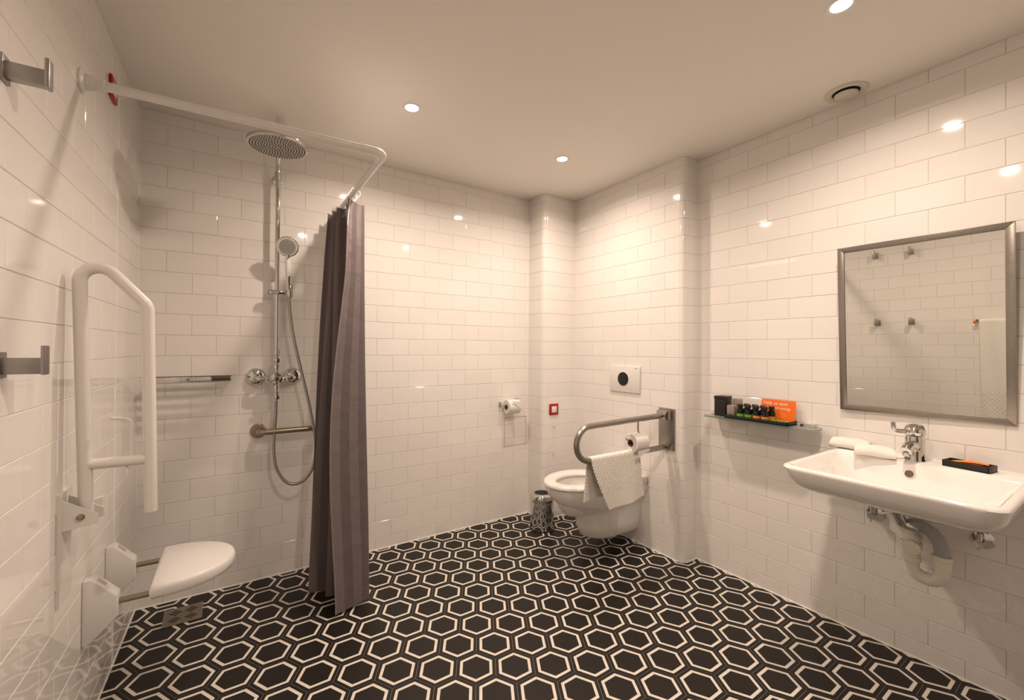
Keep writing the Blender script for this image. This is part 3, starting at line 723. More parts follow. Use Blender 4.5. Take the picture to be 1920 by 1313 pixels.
# ------------------------------------------------------------------ toilet corner
TY = -0.688
t = empty('toilet', (XT, TY, 0.10), 'white wall-hung toilet with open seat beside the steel rail', 'toilet')
def dsec(xf, w, z, xc=None, back=XT, wb=None, n=20, pw=1.0):
    xc = xf+(w*1.35) if xc is None else xc; wb = w if wb is None else wb
    out = []
    for k in range(n+1):
        a = R(90+180*k/n); cs, sn = math.cos(a), math.sin(a)
        out.append(Vector((xc+(xc-xf)*math.copysign(abs(cs)**pw, cs), TY+w*math.copysign(abs(sn)**pw, sn), z)))
    for k in range(1, 7): f = k/6; out.append(Vector((xc+(back-xc)*f, TY-(w+(wb-w)*f), z)))
    for k in range(1, 6): f = k/6; out.append(Vector((back, TY-wb+2*wb*f, z)))
    for k in range(0, 6): f = 1-k/6; out.append(Vector((xc+(back-xc)*f, TY+(w+(wb-w)*f), z)))
    return out
bm = BM()
outer = [dsec(2.235, 0.098, 0.085), dsec(2.205, 0.112, 0.10), dsec(2.185, 0.120, 0.16), dsec(2.17, 0.124, 0.235), dsec(2.145, 0.130, 0.265),
         dsec(2.085, 0.146, 0.292), dsec(2.02, 0.162, 0.325), dsec(1.972, 0.176, 0.370), dsec(1.955, 0.181, 0.405), dsec(1.952, 0.182, 0.428), dsec(1.958, 0.180, 0.432)]
rings = loft(bm, outer, cap0=True, cap1=False)
inner = []
for (rx, ry, z) in ((0.168, 0.122, 0.432), (0.164, 0.118, 0.42), (0.150, 0.105, 0.36), (0.12, 0.085, 0.30), (0.08, 0.06, 0.25), (0.03, 0.03, 0.235)):
    ring = []
    nn = len(outer[0])
    for p in outer[-1]:
        a = math.atan2(p.y-TY, p.x-2.15); ring.append(Vector((2.150+rx*math.cos(a), TY+ry*math.sin(a), z)))
    inner.append(ring)
ir = [[bm.verts.new(p) for p in r_] for r_ in inner]
rings_to_faces(bm, [rings[-1]]+ir, True, False, True)
obj('bowl', bm, CERAM, t, 45)
# raised ceramic ledge at the wall
bm = BM(); box(bm, (2.455, TY-0.188, 0.405), (XT, TY+0.188, 0.452), 0.010, 3); obj('rear_ledge', bm, CERAM, t)
# seat ring
bm = BM(); NS = 56; secs = []
for k in range(NS):
    a = 2*PI*k/NS; c_, s_ = math.cos(a), math.sin(a)
    ox = 2.185+(0.245 if c_ < 0 else 0.225)*c_; oy = TY+0.187*s_*(1.0 if c_ < 0 else (1-0.06*c_*c_))
    ix = 2.160+0.142*c_; iy = TY+0.103*s_
    prof = []
    for f, z in ((0.0, 0.438), (0.0, 0.448), (0.10, 0.456), (0.35, 0.460), (0.65, 0.460), (0.90, 0.454), (1.0, 0.446), (1.0, 0.438)):
        prof.append(Vector((ox+(ix-ox)*f, oy+(iy-oy)*f, z)))
    secs.append(prof)
rg = [[bm.verts.new(p) for p in s_] for s_ in secs]; rings_to_faces(bm, rg+[rg[0]], True, False, False)
obj('seat', bm, WPLAS, t, 50)
for s_ in (-1, 1):
    bm = BM(); tube(bm, [(2.425, TY+s_*0.075-0.02, 0.458), (2.425, TY+s_*0.075+0.02, 0.458)], 0.010, 12); obj('seat_hinge', bm, CHROME, t)

# flush plate
t = empty('flush_plate', (XT, -0.684, 1.05), 'white flush plate with a black round button above the toilet', 'flush plate')
bm = BM(); box(bm, (XT-0.012, -0.814, 0.965), (XT, -0.556, 1.140), 0.003); obj('plate', bm, WPLAS, t)
bm = BM(); lathe(bm, [(0.0505, 0.0), (0.0505, 0.0135), (0.046, 0.0145)], (XT, -0.678, 1.053), (-1, 0, 0), 40); obj('button_ring', bm, WPLAS, t)
bm = BM(); lathe(bm, [(0.0455, 0.010), (0.0455, 0.0155), (0.042, 0.0160)], (XT, -0.678, 1.053), (-1, 0, 0), 40); obj('button', bm, GLASSB, t)
bm = BM(); box(bm, (XT-0.0125, -0.795, 1.1245), (XT-0.0119, -0.775, 1.1285)); obj('maker_mark', bm, HOSEG, t)

# fold-down grab rail at the toilet
GY = -1.015
t = empty('toilet_grab_rail', (XT, GY, 0.77), 'brushed steel hairpin grab rail lowered beside the toilet', 'grab rail')
bm = BM(); box(bm, (XT-0.008, -1.070, 0.648), (XT, -0.958, 0.894), 0.0015); pl = obj('wall_plate', bm, STEEL, t)
pts = [Vector((XT-0.035, GY, 0.857)), Vector((1.955, GY, 0.846))]
for k in range(1, 16):
    a = PI*k/16; pts.append(Vector((1.950-0.093*math.sin(a), GY, 0.7555+0.0905*math.cos(a))))
pts += [Vector((1.955, GY, 0.665)), Vector((XT-0.008, GY, 0.665))]
bm = BM(); tube(bm, pts, 0.0160, 20); obj('hairpin_tube', bm, STEEL, t)
bm = BM(); lathe(bm, [(0.027, -0.032), (0.029, -0.030), (0.029, 0.030), (0.027, 0.032)], (XT-0.036, GY, 0.858), (0, 1, 0), 28); obj('hinge_barrel', bm, STEEL, t)
bm = BM(); lathe(bm, [(0.009, 0.0), (0.009, 0.006), (0.006, 0.008)], (XT-0.036, GY-0.031, 0.858), (0, -1, 0), 16); obj('hinge_bolt', bm, STEEL, t)
for a_, b_ in ((-0.040, -0.034), (0.034, 0.040)):
    bm = BM(); box(bm, (XT-0.05, GY+a_, 0.832), (XT-0.004, GY+b_, 0.884), 0.002); obj('hinge_fork', bm, STEEL, t)
bm = BM(); lathe(bm, [(0.024, 0.0), (0.024, 0.006), (0.018, 0.008)], (XT-0.008, GY, 0.665), (-1, 0, 0), 24); obj('tube_collar', bm, STEEL, t)
for (y, z) in ((-1.060, 0.884), (-0.968, 0.884), (-1.060, 0.658), (-0.968, 0.658)):
    bm = BM(); lathe(bm, [(0.005, 0.0), (0.005, 0.002), (0.003, 0.003)], (XT-0.008, y, z), (-1, 0, 0), 12); obj('screw', bm, STEEL, pl)
bm = BM(); tube(bm, fillet([(2.325, GY, 0.842), (2.325, GY, 0.780), (2.400, GY, 0.742), (2.235, GY, 0.742), (2.225, GY, 0.752)], 0.008, 4), 0.0042, 10); obj('roll_wire', bm, STEELD, t)

def roll(name, c, axis, label, L_=0.10, ro=0.054, tail=None):
    t = empty(name, c, label, 'toilet roll', 'toilet rolls'); c = Vector(c); ax = Vector(axis).normalized()
    bm = BM(); lathe(bm, [(0.0205, 0.0), (ro-.002, 0.0), (ro, 0.002), (ro, L_-.002), (ro-.002, L_), (0.0205, L_)], c-ax*L_/2, ax, 40, cap0=False, cap1=False); obj('paper', bm, PAPER, t)
    bm = BM(); lathe(bm, [(0.0205, 0.0), (0.0205, L_), (0.019, L_), (0.019, 0.0), (0.0205, 0.0)], c-ax*L_/2, ax, 28, cap0=False, cap1=False); obj('core', bm, CORE, t)
    return t
r1 = roll('toilet_roll', (2.312, GY, 0.738-0.0168), (1, 0, 0), 'toilet roll hanging on the steel grab rail')
bm = BM(); tri = [(2.268, 0.688), (2.262, 0.655), (2.358, 0.678), (2.360, 0.692)]
prism(bm, tri, 'y', GY-0.0555, GY-0.0535); obj('paper_tail', bm, PAPER, r1)
# paper holder on the back wall
t = empty('paper_holder', (2.085, 0, 0.845), 'chrome toilet paper holder on the back wall near the corner', 'paper holder')
bm = BM(); tube(bm, fillet([(2.028, 0.0, 0.842), (2.028, -0.062, 0.842), (2.142, -0.062, 0.842)], 0.006, 4), 0.006, 12); obj('arm', bm, CHROME, t)
bm = BM(); box(bm, (2.016, -0.006, 0.824), (2.040, 0.0, 0.860), 0.002); obj('wall_plate', bm, CHROME, t)
bm = BM(); tube(bm, fillet([(2.160, 0.0, 0.875), (2.160, -0.05, 0.885), (2.130, -0.075, 0.885)], 0.02, 5), 0.004, 8); obj('cover_wire', bm, CHROME, t)
r2 = roll('toilet_roll', (2.094, -0.062, 0.828), (1, 0, 0), 'toilet roll with folded tip on the back wall holder', ro=0.051)
bm = BM(); prism(bm, [(2.058, 0.872), (2.142, 0.868), (2.122, 0.822)], 'y', -0.1155, -0.1125); obj('folded_tip', bm, PAPER, r2, 0)
# inspection hatch in the tiles: thin metal frame
t = empty('inspection_hatch', (2.166, 0, 0.53), 'thin framed inspection hatch in the back wall tiles', 'hatch')
for lo, hi in (((2.068, -0.0022, 0.528), (2.0715, 0.001, 0.742)), ((2.262, -0.0022, 0.528), (2.2655, 0.001, 0.738)), ((2.068, -0.0022, 0.738), (2.2655, 0.001, 0.7415)), ((2.068, -0.0022, 0.528), (2.2655, 0.001, 0.5315))):
    bm = BM(); box(bm, lo, hi); obj('frame_strip', bm, mat('hatch_frame', (0.60, 0.55, 0.50), rough=0.5), t)

# hand towel over the lower tube
def htow(u, v):
    s = v*0.56; zt = 0.665+0.021
    if s < 0.275:   # camera side, from the hem up
        f = 1-s/0.275; z = zt-0.021-0.262*f
        xl = 1.945+0.115*f**1.3; xr = 2.315+0.030*f
        x = xl+(xr-xl)*u; y = GY-0.021-0.030*f*(0.35+0.65*math.sin(PI*u*0.9+0.2))-0.006*math.sin(u*9+f*3)*f
        z += 0.035*f*(u-0.12)*(1-0.3*u)
    elif s < 0.335:
        a = PI*(s-0.275)/0.06; x = 1.945+0.37*u; y = GY-0.021*math.cos(a); z = zt-0.021+0.021*math.sin(a)
    else:
        f = (s-0.335)/0.225; z = zt-0.021-0.218*f; x = 1.945-0.018*f+0.36*u; y = GY+0.021+0.02*f*math.sin(PI*u)+0.005*math.sin(u*11)*f
    return Vector((x, y, z)), (u*0.37, s)
bm = BM(); drape(bm, htow, 110, 165, 0.005); thing('hand_towel', bm, TOWEL, 'white waffle hand towel draped over the steel grab rail', 'towel', smooth=60)

# waste bin
bx_, by_ = 2.203, -0.285
t = empty('waste_bin', (bx_, by_, 0), 'small chrome waste bin behind the toilet', 'bin')
bm = BM(); lathe(bm, [(0.070, 0.002), (0.082, 0.004), (0.082, 0.204), (0.080, 0.206), (0.078, 0.204), (0.078, 0.010), (0.0, 0.010)], (bx_, by_, 0), seg=48, cap1=False); obj('body', bm, CHROME, t)
bm = BM(); lathe(bm, [(0.0835, 0.196), (0.0865, 0.204), (0.0865, 0.222), (0.082, 0.236), (0.070, 0.246), (0.058, 0.249), (0.052, 0.246), (0.052, 0.236)], (bx_, by_, 0), seg=48, cap0=False, cap1=False); obj('lid_ring', bm, CHROME, t)
bm = BM(); lathe(bm, [(0.0, 0.236), (0.0525, 0.238)], (bx_, by_, 0), seg=32, cap0=False, cap1=False); obj('opening', bm, DARK, t)
bm = BM(); lathe(bm, [(0.078, 0.0), (0.088, 0.0), (0.088, 0.006), (0.082, 0.009)], (bx_, by_, 0), seg=48); obj('base_ring', bm, BLACK, t)

# ------------------------------------------------------------------ glass shelf with toiletries
SZ = 0.886
t = empty('glass_shelf', (XR, -1.49, SZ), 'frosted glass wall shelf left of the mirror', 'shelf')
pl_ = rrect((2.592+XR-0.006)/2, -1.511, (XR-0.006-2.592)/2, 0.270, 0.028, 6)
bm = BM(); prism(bm, pl_, 'z', SZ-0.008, SZ); obj('glass_plate', bm, FROST, t)
for y in (-1.275, -1.722):
    bm = BM(); box(bm, (XR-0.050, y-0.026, SZ-0.012), (XR, y+0.026, SZ+0.013), 0.004); br_ = obj('clamp_bracket', bm, CHROME, t)
# black tray
ty0, ty1, tx0, tx1 = -1.672, -1.362, 2.602, 2.702
t = empty('amenity_tray', ((tx0+tx1)/2, (ty0+ty1)/2, SZ), 'long black tray of toiletries on the glass shelf', 'tray')
def tray(t, lo, hi, h, th, m_):
    bm = BM(); box(bm, (lo[0], lo[1], lo[2]), (hi[0], hi[1], lo[2]+th)); obj('tray_base', bm, m_, t)
    for a, b in (((lo[0], lo[1]), (lo[0]+th, hi[1])), ((hi[0]-th, lo[1]), (hi[0], hi[1])), ((lo[0], lo[1]), (hi[0], lo[1]+th)), ((lo[0], hi[1]-th), (hi[0], hi[1]))):
        bm = BM(); box(bm, (a[0], a[1], lo[2]), (b[0], b[1], lo[2]+h), 0.0006); obj('tray_side', bm, m_, t)
tray(t, (tx0, ty0, SZ), (tx1, ty1), 0.019, 0.004, BLACK)
# black box
bm = BM(); box(bm, (2.640, -1.345, SZ), (2.704, -1.282, SZ+0.106), 0.002); b_ = thing('tissue_box', bm, BLACK, 'black cube box at the left end of the glass shelf', 'box')
bm = BM(); box(bm, (2.6385, -1.3465, SZ+0.092), (2.7055, -1.2805, SZ+0.109), 0.0015); obj('box_lid', bm, BLACK, b_)
# two wrapped soaps with rounded tops
def wrap(x, y, w, h, label):
    bm = BM(); prof = [(-w/2, 0.0), (w/2, 0.0), (w/2, h-0.008)]+[(w/2-0.008+0.008*math.cos(R(90*k/5)), h-0.008+0.008*math.sin(R(90*k/5))) for k in range(1, 6)]+[(-w/2+0.008-0.008*math.sin(R(90*k/5)), h-0.008+0.008*math.cos(R(90*k/5))) for k in range(0, 6)]
    prism(bm, [(y+a, SZ+0.0042+b) for a, b in prof], 'x', x-0.010, x+0.010, 0.0015)
    thing('wrapped_soap', bm, TAUPE, label, 'soap', 'wrapped soaps in the black tray')
wrap(2.624, -1.389, 0.040, 0.066, 'shorter taupe wrapped soap at the front of the black tray'); wrap(2.680, -1.392, 0.044, 0.098, 'taller taupe wrapped soap at the back of the black tray')
# bottles
def bottle(x, y, m_, label):
    z = SZ+0.0042; t = empty('toiletry_bottle', (x, y, z), label, 'bottle', 'small toiletry bottles in the black tray')
    bm = BM(); lathe(bm, [(0.0140, 0.0), (0.0165, 0.002), (0.0165, 0.046), (0.0145, 0.053), (0.0095, 0.057), (0.0095, 0.061)], (x, y, z), seg=20); obj('bottle_body', bm, GLASSB, t)
    bm = BM(); lathe(bm, [(0.0168, 0.004), (0.0168, 0.027)], (x, y, z), seg=20, cap0=False, cap1=False); obj('label_band', bm, m_, t)
    bm = BM(); lathe(bm, [(0.0105, 0.060), (0.0135, 0.062), (0.0135, 0.075), (0.012, 0.077)], (x, y, z), seg=18); obj('cap', bm, BLACK, t)
ord_ = ('first', 'second', 'third', 'fourth')
for row, x in (('front', 2.622), ('back', 2.664)):
    for k in range(4):
        y = -1.437-k*0.0410-(0.012 if row == 'back' else 0)
        g = 'green' if k < 2 else 'orange'
        bottle(x, y, GREEN if k < 2 else AMBER, '%s dark bottle from the left with %s band, %s row of the tray' % (ord_[k], g, row))
# orange card with print
t = empty('orange_card', (2.69, -1.62, SZ), 'orange printed card standing at the back of the tray', 'card')
tilt = R(10)
CM = Matrix.Translation((2.682, -1.588, SZ+0.0055)) @ Matrix.Rotation(tilt, 4, 'Y')
bm = BM(); box(bm, (-0.0006, -0.080, 0.0), (0.0006, 0.080, 0.108), mtx=CM); obj('card_sheet', bm, ORANGE, t, 0)
def text(body, size, loc, parent, m_, nm='printed_text'):
    cu = bpy.data.curves.new('txt', 'FONT'); cu.body = body; cu.size = size; cu.extrude = 0.00015
    to = bpy.data.objects.new('txt', cu); COL.objects.link(to); bpy.context.view_layer.update()
    me = bpy.data.meshes.new_from_object(to.evaluated_get(bpy.context.evaluated_depsgraph_get())); bpy.data.objects.remove(to, do_unlink=True)
    bm = BM(); bm.from_mesh(me); bpy.data.meshes.remove(me)
    # text plane: x -> -y (reads left to right for someone facing the right wall), y -> z, towards -x
    bm.transform(CM @ Matrix(((0, 0, -1, -0.0009), (-1, 0, 0, loc[0]), (0, 1, 0, loc[1]), (0, 0, 0, 1))))
    return obj(nm, bm, m_, parent, 0)
TXT = mat('card_print_white', (0.85, 0.80, 0.70), rough=0.6)
text('Help us save', 0.0225, (0.071, 0.084), t, TXT); text('water and energy', 0.0185, (0.071, 0.062), t, TXT)
bm = BM()
for z, y0, y1 in ((0.044, 0.03, -0.03), (0.036, 0.03, -0.045), (0.029, 0.03, -0.045), (0.022, 0.03, -0.035)):
    box(bm, (-0.00075, y1, z), (-0.0006, y0, z+0.0016), mtx=CM)
obj('fine_print', bm, mat('fine_print', (0.9, 0.36, 0.10), rough=0.6), t, 0)
# green packets
for (x, y, rz, lb) in ((2.630, -1.606, 0.3, 'green soap packet lying at the left in the tray'), (2.634, -1.645, -0.25, 'green soap packet lying at the right end of the tray')):
    bm = BM(); box(bm, (-0.020, -0.018, 0), (0.020, 0.018, 0.016), 0.006, 3, mtx=Matrix.Translation((x, y, SZ+0.0042)) @ Matrix.Rotation(rz, 4, 'Z'))
    o = thing('soap_packet', bm, GREEN, lb, 'soap packet', 'green packets in the black tray')
    bm = BM(); box(bm, (-0.0205, -0.004, 0), (0.0205, 0.004, 0.0166), 0.003, 2, mtx=Matrix.Translation((x, y, SZ+0.0042)) @ Matrix.Rotation(rz+0.5, 4, 'Z')); obj('band', bm, BLACK, o)

# ------------------------------------------------------------------ mirror, tilted forward at the top
MC = Vector((2.6905, -2.109, 1.3478)); MT, MY = R(3.2), R(-1.4)
mn = Vector((-math.cos(MT)*math.cos(MY), math.sin(MY)*math.cos(MT), -math.sin(MT))).normalized()
mu = Vector((0, 0, 1)).cross(mn).normalized()*-1          # roughly +y -> along the wall
mu = Vector((-mn.y, mn.x, 0)).normalized(); mv = mu.cross(mn).normalized()
if mv.z < 0: mv = -mv
MM = Matrix(((mu.x, mn.x, mv.x, MC.x), (mu.y, mn.y, mv.y, MC.y), (mu.z, mn.z, mv.z, MC.z), (0, 0, 0, 1)))
t = empty('wall_mirror', (XR, -2.109, 0.985), 'steel framed rectangular mirror tilted above the basin', 'mirror')
hw, hh_, fw = 0.260, 0.3635, 0.0245
bm = BM(); box(bm, (-hw+fw, -0.008, -hh_+fw), (hw-fw, -0.001, hh_-fw), mtx=MM); obj('mirror_glass', bm, MIRROR, t, 0)
for nm, quad in (('top', [(-hw, hh_), (hw, hh_), (hw-fw, hh_-fw), (-hw+fw, hh_-fw)]), ('bot', [(-hw, -hh_), (hw, -hh_), (hw-fw, -hh_+fw), (-hw+fw, -hh_+fw)]), ('l', [(-hw, -hh_), (-hw, hh_), (-hw+fw, hh_-fw), (-hw+fw, -hh_+fw)]), ('r', [(hw, -hh_), (hw, hh_), (hw-fw, hh_-fw), (hw-fw, -hh_+fw)])):
    bm = BM(); prism(bm, quad, 'y', -0.014, 0.0035, 0.0012); bm.transform(MM); obj('frame_rail', bm, STEEL, t)
for s_ in (-1, 1):
    p = MC+mv*(hh_-0.08)+mu*s_*0.17-mn*0.008
    bm = BM(); tube(bm, [p, (XR, p.y, p.z)], 0.008, 12); obj('wall_stay', bm, STEEL, t)

# ------------------------------------------------------------------ wash basin
t = empty('wash_basin', (XR, -2.135, 0.82), 'wide white wall-hung ceramic wash basin under the mirror', 'basin')
BZ = 0.820; bxf, bxb, by0, by1 = 2.112, XR, -2.428, -1.852
def bsec(ix, iy, z, r, ib=0.0, n=7):
    cx, cy = (bxf+ix+bxb-ib)/2, (by0+by1)/2; hx_, hy_ = (bxb-ib-bxf-ix)/2, (by1-by0)/2-iy
    out = []
    for (sx_, sy_, a0, rr) in ((1, 1, 0, 0.006), (-1, 1, 90, r), (-1, -1, 180, r), (1, -1, 270, 0.006)):
        for k in range(n+1):
            a = R(a0+90*k/n); out.append(Vector((cx+sx_*(hx_-rr)+rr*math.cos(a), cy+sy_*(hy_-rr)+rr*math.sin(a), z)))
    return out
bm = BM()
out_ = [bsec(0.42, 0.20, 0.640, 0.05), bsec(0.32, 0.155, 0.650, 0.05), bsec(0.21, 0.110, 0.683, 0.05), bsec(0.13, 0.074, 0.708, 0.055), bsec(0.068, 0.044, 0.728, 0.06), bsec(0.034, 0.025, 0.746, 0.06), bsec(0.014, 0.011, 0.772, 0.06), bsec(0.002, 0.002, 0.803, 0.060), bsec(0.0, 0.0, 0.811, 0.060), bsec(0.004, 0.004, 0.8180, 0.058), bsec(0.012, 0.012, 0.8205, 0.054)]
rings = loft(bm, out_, True, False)
inn_ = [bsec(0.026, 0.026, 0.8195, 0.045, 0.150), bsec(0.032, 0.032, 0.812, 0.05, 0.156), bsec(0.060, 0.060, 0.772, 0.06, 0.166), bsec(0.105, 0.105, 0.733, 0.07, 0.180), bsec(0.16, 0.15, 0.716, 0.07, 0.20), bsec(0.22, 0.21, 0.712, 0.05, 0.24)]
# the inner outline has rounded corners on the tap side as well
for k, s_ in enumerate(inn_):
    pass
ir = [[bm.verts.new(p) for p in s_] for s_ in inn_]
rings_to_faces(bm, [rings[-1]]+ir, True, False, True)
obj('basin_body', bm, CERAM, t, 50)
bm = BM(); lathe(bm, [(0.0165, 0.0), (0.0165, 0.004), (0.014, 0.0055), (0.013, 0.003)], (2.5575, -2.120, 0.779), Vector((-1, 0, 0.25)), 28, cap0=False, cap1=False); ov = obj('overflow_ring', bm, CERAM, t)
bm = BM(); lathe(bm, [(0.0, 0.0045), (0.0135, 0.0045)], (2.5580, -2.120, 0.779), Vector((-1, 0, 0.25)), 28, cap0=False, cap1=False); obj('overflow_hole', bm, mat('overflow_shadow', (0.16, 0.12, 0.09), rough=0.5), ov)
bm = BM(); lathe(bm, [(0.0, 0.003), (0.026, 0.003), (0.030, 0.0)], (2.40, -2.135, 0.7125), seg=28, cap0=False, cap1=False); obj('drain_plug', bm, CHROME, t)

# single lever tap
tx, tyy, tz = 2.640, -2.116, BZ
t = empty('basin_tap', (tx, tyy, tz), 'chrome single lever tap on the basin', 'tap')
def oval(cx, cy, z, rx, ry, n=24, tilt_=0.0): return [Vector((cx+rx*math.cos(2*PI*k/n), cy+ry*math.sin(2*PI*k/n), z+tilt_*rx*math.cos(2*PI*k/n))) for k in range(n)]
bm = BM(); loft(bm, [oval(tx, tyy, tz, 0.036, 0.034), oval(tx, tyy, tz+0.004, 0.036, 0.034), oval(tx, tyy, tz+0.012, 0.033, 0.0315), oval(tx, tyy, tz+0.05, 0.0305, 0.0295), oval(tx, tyy, tz+0.085, 0.0315, 0.0305), oval(tx, tyy, tz+0.096, 0.029, 0.028)]); obj('tap_body', bm, CHROME, t, 50)
bm = BM(); tube(bm, smoothpath([(tx-0.008, tyy, tz+0.052), (tx-0.045, tyy, tz+0.062), (tx-0.085, tyy, tz+0.060), (tx-0.112, tyy, tz+0.048)], 6), [0.0215]*6+[0.020]*6+[0.0175]*7, 18); obj('spout', bm, CHROME, t, 60)
bm = BM(); lathe(bm, [(0.012, 0.0), (0.0125, -0.014), (0.010, -0.016)], (tx-0.104, tyy, tz+0.045), seg=18); obj('aerator', bm, CHROME, t)
bm = BM(); loft(bm, [oval(tx, tyy, tz+0.098, 0.029, 0.028), oval(tx-0.001, tyy, tz+0.104, 0.0345, 0.0335), oval(tx-0.002, tyy, tz+0.122, 0.0335, 0.0325, tilt_=0.1), oval(tx-0.002, tyy, tz+0.136, 0.026, 0.025, tilt_=0.15), oval(tx-0.002, tyy, tz+0.141, 0.010, 0.010, tilt_=0.15)]); obj('lever_cap', bm, CHROME, t, 60)
bm = BM()
lv = [Vector((tx-0.010, tyy+0.010, tz+0.118)), Vector((tx-0.035, tyy+0.026, tz+0.114)), Vector((tx-0.060, tyy+0.040, tz+0.116)), Vector((tx-0.070, tyy+0.045, tz+0.124)), Vector((tx-0.073, tyy+0.047, tz+0.150))]
tube(bm, smoothpath(lv, 5), [0.0085]*10+[0.0080]*6+[0.0075]*5, 12); obj('lever', bm, CHROME, t, 60)

# folded face cloths: a thick cloth folded over once, open end towards the shelf
def cloth(cx, cy, rz, L_, W_, hgt, label):
    M_ = Matrix.Translation((cx, cy, BZ+0.0006)) @ Matrix.Rotation(rz, 4, 'Z')
    path = smoothpath([(0.36, 0, 0.13), (0.05, 0, 0.13), (-0.32, 0, 0.14), (-0.47, 0, 0.36), (-0.40, 0, 0.68), (-0.12, 0, 0.86), (0.20, 0, 0.80), (0.42, 0, 0.58), (0.34, 0, 0.40), (0.05, 0, 0.44), (-0.18, 0, 0.46), (-0.22, 0, 0.60), (0.0, 0, 0.62)], 4)
    n = len(path); th = hgt*0.105
    def prof(k):
        a, b = path[max(k-1, 0)], path[min(k+1, n-1)]; tn = Vector(((b.x-a.x)*W_, 0, (b.z-a.z)*hgt)).normalized(); nn = Vector((-tn.z, 0, tn.x))
        c = Vector((path[k].x*W_, 0, path[k].z*hgt)); return c+nn*th, c-nn*th
    up = [prof(k)[0] for k in range(n)]; dn = [prof(k)[1] for k in range(n-1, -1, -1)]
    secs = []; NW = 14
    for w in range(NW+1):
        f = w/NW; e_ = 0.90+0.16*math.sin(PI*f*0.9)-0.22*max(0.0, f-0.6); wy = 1.0+0.06*math.sin(4*f+cx*9)
        secs.append([M_ @ Vector(((f-0.5)*L_+0.010*p.z/hgt*(0.5-f), p.x*wy+0.004*math.sin(3*f), max(p.z*e_+0.0012*math.sin(50*p.x+9*f), 0.0))) for p in up+dn])
    bm = BM(); loft(bm, secs)
    thing('folded_face_cloth', bm, CLOTH, label, 'face cloth', 'folded face cloths on the basin', smooth=70)
cloth(2.662, -1.902, R(-84), 0.140, 0.095, 0.046, 'folded white face cloth on the left end of the basin')
cloth(2.585, -2.006, R(-74), 0.132, 0.092, 0.044, 'folded white face cloth beside the tap')
# black dish with orange sachets
t = empty('sachet_dish', (2.652, -2.262, BZ), 'small black tray of orange sachets right of the tap', 'tray', rz=R(-8))
DMx = Matrix.Translation((2.648, -2.262, BZ+0.0006)) @ Matrix.Rotation(R(-9), 4, 'Z')
for lo, hi in (((-0.033, -0.062, 0), (0.033, 0.062, 0.004)), ((-0.033, -0.062, 0), (-0.029, 0.062, 0.023)), ((0.029, -0.062, 0), (0.033, 0.062, 0.023)), ((-0.033, -0.062, 0), (0.033, -0.058, 0.023)), ((-0.033, 0.058, 0), (0.033, 0.062, 0.023))):
    bm = BM(); box(bm, lo, hi, 0.0006, mtx=DMx); obj('tray_side' if hi[2] > 0.01 else 'tray_base', bm, BLACK, t)
for i, (x, y, z, rz, lb) in enumerate(((-0.012, 0.006, 0.013, 0.05, 'lowest orange sachet at the front of the black tray on the basin'), (0.008, 0.010, 0.018, -0.12, 'middle orange sachet in the black tray on the basin'), (-0.002, -0.008, 0.0235, 0.20, 'topmost orange sachet in the black tray on the basin'))):
    bm = BM(); secs = []
    MS = DMx @ Matrix.Translation((x, y, z)) @ Matrix.Rotation(rz, 4, 'Z')
    for k in range(9):
        f = k/8; hgt = 0.0008+0.0042*math.sin(PI*f); yy = -0.042+0.084*f
        secs.append([MS @ Vector((0.0135*math.cos(2*PI*q/12), yy, hgt*math.sin(2*PI*q/12)+0.003*math.sin(4*f))) for q in range(12)])
    loft(bm, secs); thing('orange_sachet', bm, ORANGE2, lb, 'sachet', 'orange sachets on the basin')

# waste pipe and trap
t = empty('waste_trap', (2.62, -2.16, 0.40), 'cream plastic waste trap with ribbed grey hose under the basin', 'trap')
wx = 2.585
bm = BM(); tube(bm, fillet([(2.50, -2.085, 0.66), (2.55, -2.100, 0.585), (2.575, -2.135, 0.575)], 0.03, 6), 0.0195, 18); obj('outlet_elbow', bm, CHROME, t)
hp_ = smoothpath([(2.565, -2.115, 0.585), (wx-0.005, -2.150, 0.584), (wx, -2.182, 0.562), (wx, -2.200, 0.525), (wx, -2.205, 0.478)], 14)
bm = BM(); tube(bm, hp_, [0.0205+0.0022*(i % 2) for i in range(len(hp_))], 20); obj('ribbed_hose', bm, HOSEG, t, 20)
bm = BM(); lathe(bm, [(0.0215, 0.0), (0.0225, -0.002), (0.0285, 0.0), (0.0285, -0.012), (0.0255, -0.016), (0.0245, -0.052)], (wx, -2.205, 0.492), seg=28, cap0=False); obj('trap_cup', bm, CREAMP, t)
ub = [Vector((wx, -2.205, 0.445))]+[Vector((wx, -2.162+0.043*math.cos(PI-PI*k/12)*1.0, 0.425-0.036*math.sin(PI*k/12))) for k in range(13)]+[Vector((wx, -2.119, 0.47))]
bm = BM(); tube(bm, ub, 0.0235, 20); obj('trap_bend', bm, CREAMP, t)
bm = BM(); lathe(bm, [(0.026, -0.010), (0.029, -0.008), (0.029, 0.008), (0.026, 0.010)], (wx, -2.119, 0.452), seg=24); obj('slip_nut', bm, CREAMP, t)
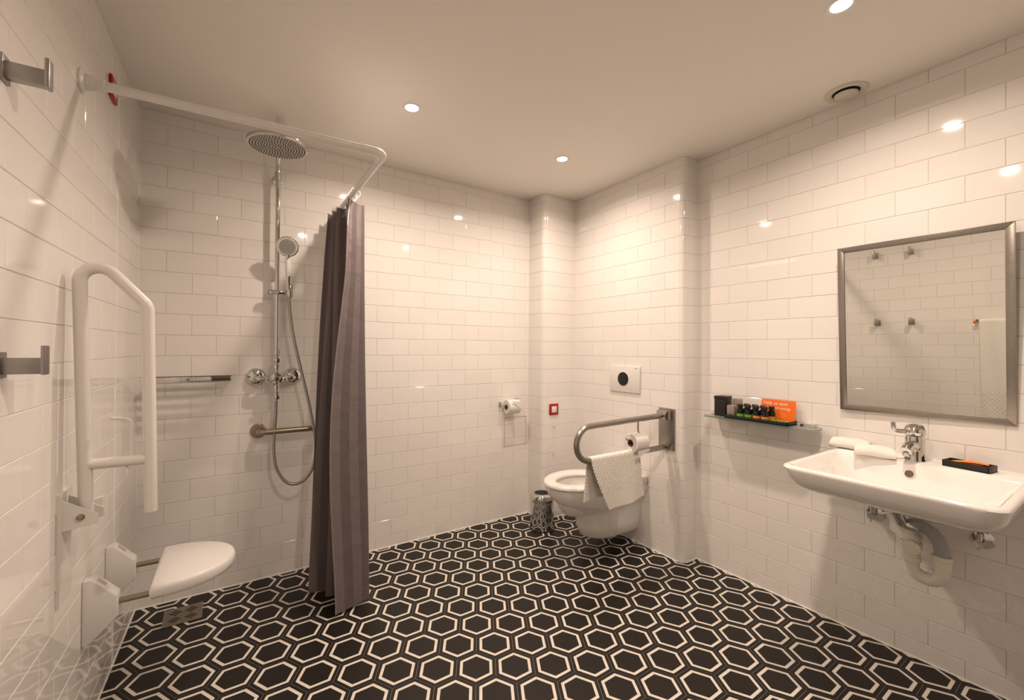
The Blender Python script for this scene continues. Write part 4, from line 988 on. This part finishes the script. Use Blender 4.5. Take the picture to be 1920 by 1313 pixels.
bm = BM(); tube(bm, fillet([(wx, -2.119, 0.462), (wx, -2.119, 0.530), (XR, -2.119, 0.530)], 0.03, 8), 0.0265, 22); obj('wall_outlet', bm, CREAMP, t)
bm = BM(); lathe(bm, [(0.026, 0.0), (0.028, 0.004), (0.028, 0.022), (0.024, 0.027), (0.008, 0.029)], (wx-0.014, -2.122, 0.500), (-1, -0.15, 0), 28); obj('access_cap', bm, CREAMP, t)
bm = BM(); lathe(bm, [(0.028, -0.012), (0.032, -0.010), (0.032, 0.010), (0.028, 0.012)], (wx, -2.119, 0.505), seg=24); obj('slip_nut', bm, CREAMP, t)
bm = BM(); lathe(bm, [(0.040, 0.0), (0.040, 0.006), (0.030, 0.012)], (XR, -2.119, 0.530), (-1, 0, 0), 28); obj('wall_collar', bm, CREAMP, t)

# angle valves
for y, z, lb in ((-1.972, 0.548, 'chrome angle valve under the left part of the basin'), (-2.283, 0.552, 'chrome angle valve under the right part of the basin')):
    t = empty('angle_valve', (XR, y, z), lb, 'valve', 'angle valves under the basin')
    bm = BM(); lathe(bm, [(0.034, 0.0), (0.034, 0.003), (0.028, 0.011), (0.013, 0.015)], (XR, y, z), (-1, 0, 0), 28); obj('rosette', bm, CHROME, t)
    bm = BM(); tube(bm, [(XR-0.008, y, z), (XR-0.060, y, z)], 0.0095, 14); obj('valve_body', bm, CHROME, t)
    bm = BM(); lathe(bm, [(0.008, 0.0), (0.012, 0.002), (0.0135, 0.010), (0.011, 0.018)], (XR-0.056, y, z), (-1, 0, 0), 8); obj('valve_handle', bm, CHROME, t)
    bm = BM(); tube(bm, [(XR-0.042, y, z+0.006), (XR-0.042, y, z+0.030)], 0.0085, 12); obj('outlet_nut', bm, CHROME, t)
    bm = BM(); tube(bm, smoothpath([(XR-0.042, y, z+0.028), (XR-0.060, y-0.01 if y > -2.1 else y+0.01, z+0.075), (XR-0.08, y-0.05 if y > -2.1 else y+0.05, z+0.135)], 6), 0.0055, 10); obj('supply_pipe', bm, STEEL, t)
    bm = BM(); box(bm, (XR-0.064, y-0.003, z-0.024), (XR-0.056, y+0.003, z-0.004), 0.001); obj('valve_tab', bm, CHROME, t)
